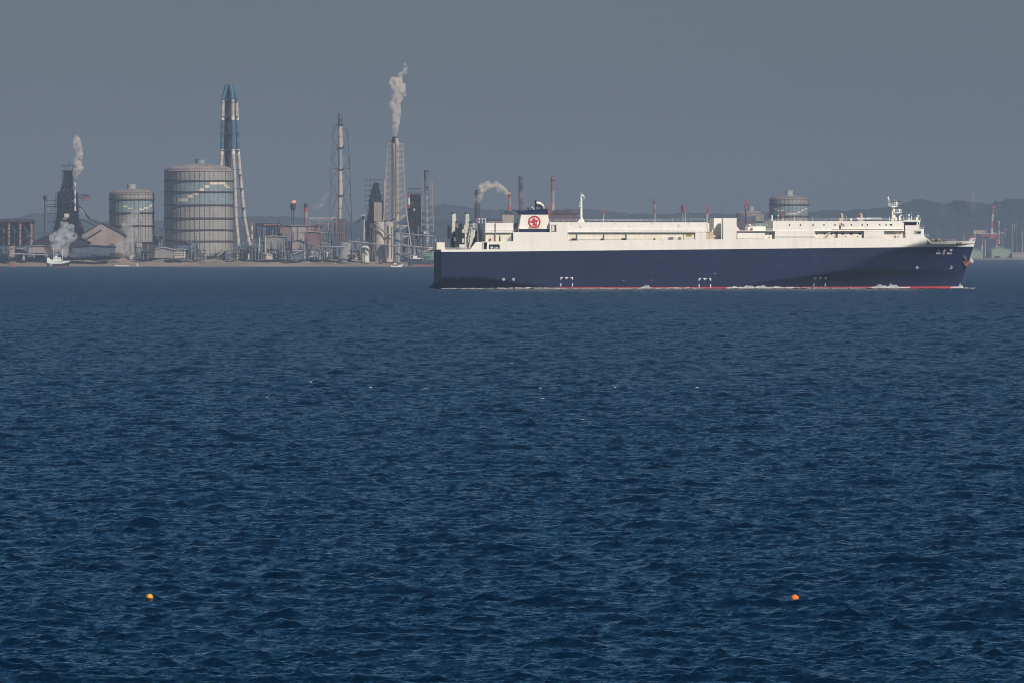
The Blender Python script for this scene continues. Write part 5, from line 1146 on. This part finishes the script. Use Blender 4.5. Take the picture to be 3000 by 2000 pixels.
# ---------------------------------------------------------------- vessels and marks by the far shore
def coaster():
    Y = 9200.0; s = Site('coaster', 160, Y, 'small white and black coaster with tall masts, steaming near the left shore', 'ship', zg=0)
    D = -1.5
    MB().prism([(s.X(137), D), (s.X(137), s.Z(771)), (s.X(150), s.Z(774)), (s.X(185), s.Z(773)), (s.X(204), s.Z(768)), (s.X(199), D)], 0, 9).build('hull', mat('coaster_black_hull', (.02, .03, .045)), s.o)
    MB().prism([(s.X(165), D), (s.X(165), .55), (s.X(199), .55), (s.X(199), D)], -.06, 9.06).build('boot_stripe', M_red, s.o)
    MB().prism([(s.X(137), s.Z(771)), (s.X(137), s.Z(765)), (s.X(150), s.Z(767)), (s.X(190), s.Z(769)), (s.X(205), s.Z(765)), (s.X(204), s.Z(768)), (s.X(185), s.Z(773)), (s.X(150), s.Z(774))], .02, 8.98).build('bulwark', M_bright, s.o)
    for a, b, c, d, y0, y1 in ((138, 180, 761, 767, 1, 8), (137, 146, 756, 761, 1.5, 7), (157, 178, 755, 761, 1.5, 7.5), (160, 168, 747, 755, 2, 7)): s.box('deckhouse', M_bright, a, b, c, d, y0, y1)
    s.box('funnel', m_black, 149, 156, 745, 761, 3, 6); s.box('window', m_black, 160.5, 167.5, 749, 751, 1.95, 1.99)
    for x in (159, 163, 167, 171, 175): s.box('window', m_black, x, x+1.6, 757, 759, 1.4, 1.48)
    s.tube('mast', M_bright, (156, 762), (155.5, 717), 1.5); s.tube('mast', M_bright, (183, 767), (183, 729), 1.3); s.tube('mast_yard', M_bright, (153, 719), (159, 719), 1, n=4)
    s.box('wheelhouse', M_bright, 162, 167, 745, 748, 2, 6); s.tube('rail', M_rail, (180, 766), (203, 763.5), .7, n=4)
    for x in (186, 192, 198): s.box('hatch', M_cream, x-2, x+2.5, 765.5, 769, 1, 8)
    s.box('name_lettering', M_bright, 144, 155, 776.5, 777.6, -.1, -.02); s.box('name_lettering', M_bright, 146, 153, 779, 780, -.1, -.02)
    return s
coaster()
s = Site('docked_ship', 1235, 9560, 'dark hulled moored ship with green deck cranes, by the stern of the car carrier', 'ship', zg=0)
MB().prism([(s.X(1196), .5), (s.X(1194), s.Z(764)), (s.X(1200), s.Z(758)), (s.X(1245), s.Z(761)), (s.X(1330), s.Z(770)), (s.X(1330), .5)], 0, 22).build('hull', mat('dark_slate_hull', (.03, .045, .06)), s.o)
MB().prism([(s.X(1205), -1), (s.X(1207), s.Z(775.5)), (s.X(1330), s.Z(775.5)), (s.X(1330), -1)], -.1, 21.9).build('boot_stripe', mat('dull_red_boot', (.30, .11, .11)), s.o)
m_gs = mat('green_ship_gear', (.16, .28, .20), var=.2)
s.box('deckhouse', M_cream, 1203, 1237, 756.5, 759.5, 2, 18); s.box('deckhouse', M_cream, 1210, 1222, 750, 756.5, 4, 16); s.tube('mast', M_bright, (1214, 757), (1213, 726), 1.4)
for x in (1240, 1250, 1262): s.tube('crane_post', m_gs, (x, 768), (x, 738), 2.2, n=6)
for a, b in (((1240, 740), (1262, 748)), ((1238, 750), (1270, 741)), ((1250, 760), (1272, 750))): s.tube('crane_jib', m_gs, a, b, 1.8, n=4)
s.box('hatch', m_mint, 1244, 1275, 742, 752, 4, 18); s.box('hatch', m_gs, 1240, 1275, 752, 766, 3, 19)
s = Site('work_boat', 1160, 9350, 'small white work boat with a red stripe below the steaming stack', 'boat', zg=0)
MB().prism([(s.X(1146), -.5), (s.X(1144.5), 1.5), (s.X(1168), 1.3), (s.X(1181), 2.6), (s.X(1177), -.5)], 0, 4.5).build('hull', M_bright, s.o)
MB().prism([(s.X(1148), .9), (s.X(1150), 2.2), (s.X(1166), 2.2), (s.X(1167), .9)], -.05, 4.4).build('red_band', m_orange, s.o); s.box('cabin', M_bright, 1152, 1162, 771.5, 775.5, .8, 3.8); s.tube('mast', M_bright, (1155, 772), (1155, 765), .8)
s = Site('pilot_boat', 2847, 13000, 'white boat with a tall mast peeping out beside the car carrier anchor', 'boat', zg=0)
MB().prism([(s.X(2841), -.5), (s.X(2840), s.Z(765)), (s.X(2853), s.Z(764)), (s.X(2851), -.5)], 0, 8).build('hull', M_cream, s.o); s.box('cabin', M_cream, 2843, 2850, 760, 764.5, 1, 7); s.box('cabin', M_cream, 2845, 2848, 755, 760, 2, 6); s.tube('mast', M_cream, (2846.5, 755), (2847, 745), 1.2)
def nav_buoy(px, Y, h_, label):
    s = Site('navigation_buoy', px, Y, label, 'buoy', 'red channel buoys', zg=0)
    MB().lathe([(1.6*h_, -.5), (1.7*h_, .6), (1.1*h_, 1.0)], n=14).build('float', m_red, s.o); MB().lathe([(1.0*h_, .9), (.35*h_, 4.2*h_), (.35*h_, 4.6*h_), (.01, 4.8*h_)], n=10).build('cage', m_red, s.o); MB().ball((0, 0, 5.3*h_), .4*h_).build('lantern', M_dark, s.o)
nav_buoy(40, 9100, .8, 'red channel buoy at the far left shore')
nav_buoy(547, 9400, .35, 'tiny red buoy off the beach below the largest gas holder')
s = Site('gangway_boat', 405, 9560, 'low white mooring barge on the beach edge right of the coaster', 'boat', zg=0); s.box('hull', M_rail, 336, 378, 778.5, 781, 0, 4); s.box('deck_crate', M_rail, 340, 346, 776.8, 778.5, .5, 3)
s = Site('beach_marker', 403, 9600, 'short white marker post on the beach below the medium gas holder', 'post', zg=0); s.tube('post', M_bright, (403, 779), (403, 770), 1.6); s.box('foot', M_bright, 400, 406, 777, 779.5, -1, 1)
s = Site('beach_excavator', 1117, 9640, 'small orange excavator at the right end of the beach', 'excavator', zg=0); s.box('cab', m_orange, 1112, 1119, 763, 769, 0, 3); s.box('track', m_black, 1111, 1121, 769, 771.5, -.3, 3.3); s.tube('arm', m_orange, (1118, 765), (1124, 759), 1.6, n=4); s.tube('arm', m_orange, (1124, 759), (1127, 768), 1.3, n=4)

# ---------------------------------------------------------------- smoke and steam
def plume(name, label, pts, Y, dens, seed, col=(0.96, .93, .88), dy=0.0, nscale=.26):
    """billowing cloud: overlapping puffs merged into one skin and filled with scattering vapour"""
    rng = random.Random(seed); mb = MB()
    x0, z0 = PX(pts[0][0], Y), PZ(pts[0][1], Y)
    def puff(px, py, r):
        n1, n2 = 12, 8; ph = [rng.uniform(0, 6) for _ in range(6)]; vs = []
        for j in range(n2+1):
            th = math.pi*j/n2
            for i in range(n1):
                a = 2*math.pi*i/n1; rr = r*(1+.16*math.sin(3*a+ph[0]+2*th)+.13*math.sin(5*th+ph[1]+a))
                vs.append((PX(px, Y)-x0+rr*math.sin(th)*math.cos(a), dy+rr*math.sin(th)*math.sin(a), PZ(py, Y)-z0+rr*math.cos(th)))
        fs = []
        for j in range(n2):
            for i in range(n1): k = (i+1) % n1; fs.append((j*n1+i, (j+1)*n1+i, (j+1)*n1+k, j*n1+k))
        mb.add(vs, fs)
    L = Y/F
    for (ax, ay, ar, aw), (bx, by, br, bw) in zip(pts, pts[1:]):
        d = math.hypot(bx-ax, by-ay); n = max(2, int(d/(.42*max(2.0, (ar+br)/2))))
        for i in range(n):
            t = (i+rng.random()*.6)/n; r = (ar+(br-ar)*t)*rng.uniform(.6, 1.15); sp = aw+(bw-aw)*t
            puff(ax+(bx-ax)*t+rng.gauss(0, sp), ay+(by-ay)*t+rng.gauss(0, sp*.7), r*L)
    o = mb.build(name, None, loc=(x0, Y, z0))
    rm = o.modifiers.new('merge', 'REMESH'); rm.mode = 'VOXEL'; rm.voxel_size = 0.9; rm.use_smooth_shade = True
    m = bpy.data.materials.new(name+'_vapour'); m.use_nodes = True; t = m.node_tree; t.nodes.remove(t.nodes['Principled BSDF'])
    v = t.nodes.new('ShaderNodeVolumePrincipled'); v.inputs['Color'].default_value = (*col, 1); v.inputs['Anisotropy'].default_value = 0.1
    tc = t.nodes.new('ShaderNodeTexCoord'); n = t.nodes.new('ShaderNodeTexNoise'); n.inputs['Scale'].default_value = nscale; n.inputs['Detail'].default_value = 4; n.inputs['Roughness'].default_value = .6; n.inputs['Distortion'].default_value = .6
    mr = t.nodes.new('ShaderNodeMapRange'); mr.inputs['From Min'].default_value = .41; mr.inputs['From Max'].default_value = .68; mr.inputs['To Max'].default_value = dens*1.6
    t.links.new(tc.outputs['Object'], n.inputs['Vector']); t.links.new(n.outputs['Fac'], mr.inputs['Value']); t.links.new(mr.outputs[0], v.inputs['Density'])
    t.links.new(v.outputs[0], t.nodes['Material Output'].inputs['Volume']); o.data.materials.append(m)
    return tag(o, label, 'smoke plume', kind='stuff')
plume('smoke_plume', 'tall white plume rising from the lattice held stack', [(1158, 399, 7, .5), (1158, 370, 11, 2), (1164, 330, 14, 4), (1160, 300, 16, 5), (1170, 270, 17, 5), (1160, 240, 14, 5), (1166, 222, 12, 4), (1184, 212, 8, 3), (1188, 195, 6, 3), (1186, 182, 3, 2)], 9700, .7, 1, (1, .965, .91))
plume('smoke_plume', 'white plume climbing beside the far left blast furnace', [(223, 526, 4, 1), (225, 512, 8, 2), (230, 490, 13, 3), (226, 470, 11, 3), (236, 450, 13, 3), (230, 430, 13, 3), (226, 410, 10, 3), (222, 398, 5, 2)], 9690, .7, 2, (1, .95, .88))
plume('smoke_plume', 'small faint puff above the far left furnace plume', [(230, 388, 5, 2), (231, 382, 4, 2)], 9690, .12, 12)
plume('steam_cloud', 'low wide steam cloud at the foot of the far left furnace', [(196, 735, 18, 6), (176, 720, 16, 9), (200, 700, 18, 9), (160, 700, 12, 4), (186, 680, 18, 8), (205, 664, 12, 7), (180, 658, 8, 6)], 9635, .32, 3, (.97, .98, .99))
plume('steam_cloud', 'drifting steam cloud in front of the medium gas holder', [(366, 735, 14, 8), (340, 722, 9, 6), (372, 705, 16, 8), (380, 680, 12, 7), (372, 660, 12, 6), (390, 640, 14, 6), (402, 622, 9, 5)], 9635, .27, 4, (.97, .97, .98))
plume('smoke_plume', 'faint pinkish smoke drifting left of the guyed stack', [(918, 612, 7, 2), (936, 600, 9, 3), (948, 585, 8, 3), (958, 570, 6, 3), (962, 560, 3, 2)], 9850, .14, 5, (.97, .86, .84))
plume('smoke_plume', 'curling white plume arching above the ship stern', [(1400, 588, 11, 4), (1405, 570, 12, 4), (1412, 552, 10, 3), (1424, 540, 9, 3), (1438, 545, 9, 3), (1454, 542, 10, 4), (1468, 550, 9, 4), (1480, 562, 8, 3), (1492, 566, 5, 2)], 10900, .8, 6, (1, .96, .90))
plume('smoke_plume', 'dull brown haze of smoke around the chimneys left of the funnel', [(1500, 612, 16, 6), (1520, 600, 18, 7), (1545, 612, 16, 7), (1496, 590, 9, 4)], 10800, .03, 7, (.72, .60, .58))
# ---------------------------------------------------------------- fishing floats and gulls
def fishing_float(px, py_b, r_, col, label, squash=.92):
    Y = CAMH*F/(py_b-YH); zw = max(water_z(PX(px, Y), Y-q) for q in (0, .15, .3))
    o = empty('fishing_float', (PX(px, Y), Y, zw+.02), 0, label, 'float', 'orange fishing floats')
    MB().ball((0, 0, r_*.42), r_, 24, squash).build('ball', mat('float_plastic_%d' % int(col[1]*1000), col, rough=.45, var=.12, scale=6), o)
    MB().lathe([(r_*.22, r_*.42+r_*squash*.93), (r_*.2, r_*.42+r_*squash*1.1), (.001, r_*.42+r_*squash*1.12)], n=12).build('rope_eye', mat('float_eye', (.25, .12, .03)), o)
    mb = MB().lathe([(r_*1.0, -.02), (r_*1.03, .0), (r_*1.0, .03)], n=24); mb.build('waterline_grime', mat('float_grime', (.05, .035, .02)), o)
    return o
fishing_float(438, 1754, .137, (.86, .36, .02), 'yellow orange round float in the water at lower left')
fishing_float(2328.5, 1758, .160, (.95, .17, .025), 'bright red orange round float in the water at lower right')
m_gull = mat('gull_white', (.66, .65, .62), rough=.8, var=.02); m_gw = mat('gull_grey', (.55, .57, .60), rough=.8, var=.02); m_tip = mat('gull_dark', (.05, .05, .055))
def gull(px, py, Y, up, turn, label, dark=False, roll=0.0):
    o = empty('gull', (PX(px, Y), Y, PZ(py, Y)), R(turn), label, 'gull', 'gulls flying low over the water'); o.rotation_euler = (0, R(roll), R(turn)); o.scale = (.52,)*3
    me_m = m_tip if dark else m_gull
    prof = [(.005, -.24), (.035, -.18), (.06, -.06), (.062, .04), (.04, .14), (.035, .18), (.03, .21), (.004, .26)]
    b = MB(); n = 10; vs = []; fs = []
    for r_, x in prof:
        for i in range(n): a = 2*math.pi*i/n; vs.append((x, r_*math.cos(a), r_*math.sin(a)+(.02 if x > .15 else 0)))
    for j in range(len(prof)-1):
        for i in range(n): k = (i+1) % n; fs.append((j*n+i, j*n+k, (j+1)*n+k, (j+1)*n+i))
    b.add(vs, fs, True); b.add([(-.20, -.02, .01), (-.34, -.07, .01), (-.34, .07, .01), (-.20, .02, .02), (-.33, 0, -.005)], [(0, 1, 2, 3), (0, 4, 1), (3, 2, 4), (1, 4, 2)])
    b.build('body', me_m, o)
    MB().tube((.25, 0, .015), (.30, 0, .005), .012, .003, 6).build('beak', mat('gull_beak', (.6, .35, .05)), o)
    for sgn in (-1, 1):
        a1 = R(up); a2 = R(up*.35 if up > 0 else up*1.4)
        r0 = Vector((0, sgn*.05, .02)); e1 = r0+Vector((.04, sgn*.24*math.cos(a1), .24*math.sin(a1))); e2 = e1+Vector((-.10, sgn*.34*math.cos(a2), .34*math.sin(a2)))
        w_ = MB(); vs = []
        for c, ch, th in ((r0, .15, .02), (e1, .14, .014), (e1.lerp(e2, .6), .09, .008), (e2, .02, .003)):
            vs += [c+Vector((ch*.45, 0, 0)), c+Vector((ch*.1, 0, th)), c+Vector((-ch*.6, 0, 0)), c+Vector((ch*.1, 0, -th*.4))]
        fs = [(0, 1, 2, 3), (15, 14, 13, 12)]
        for j in range(3):
            for i in range(4): k = (i+1) % 4; fs.append((j*4+i, j*4+k, (j+1)*4+k, (j+1)*4+i))
        w_.add(vs, fs, True).build('wing', m_tip if dark else m_gw if up < 20 else m_gull, o)
    return o
gull(911, 1119, 1000, 62, 250, 'largest gull, wings raised high, left of centre over the water')
gull(781, 1163, 900, 50, 300, 'gull with wings half raised, lowest and leftmost of the flock')
gull(1086, 1133, 1000, -15, 200, 'gull with drooping wings, first to the right of the largest gull')
gull(1247, 1137, 950, 12, 100, 'small gull seen from behind, below the ship stern')
gull(1584, 1136, 980, 20, 30, 'pale gull gliding above another one, below the ship funnel')
gull(1590, 1166, 960, 5, 10, 'lower gull of the pair below the ship funnel')
gull(1803, 1134, 1000, 70, 70, 'upright gull with closed raised wings in mid frame')
gull(2043, 1133, 1000, -18, 330, 'gull with arched wings, rightmost of the flock')
gull(1708, 1227, 850, -6, 120, 'faint gull skimming the water, nearest the camera')
gull(1500, 1063, 1150, 25, 60, 'tiny distant gull alone, farthest of the flock')
gull(1213, 459, 1900, 20, 20, 'distant gull flying in the sky right of the steaming stack')
# ---------------------------------------------------------------- haze: the air itself
def build_haze(density=5.6e-5):
    o = MB().box(-24000, 24000, -400, 40000, -8, 330).build('haze', None)
    m = bpy.data.materials.new('haze_air'); m.use_nodes = True; t = m.node_tree
    t.nodes.remove(t.nodes['Principled BSDF'])
    v = t.nodes.new('ShaderNodeVolumePrincipled'); v.inputs['Density'].default_value = density
    v.inputs['Color'].default_value = (0.345, 0.43, 0.57, 1); v.inputs['Anisotropy'].default_value = 0.0
    t.links.new(v.outputs[0], t.nodes['Material Output'].inputs['Volume'])
    o.data.materials.append(m); tag(o, kind='stuff')
    return o
build_haze()
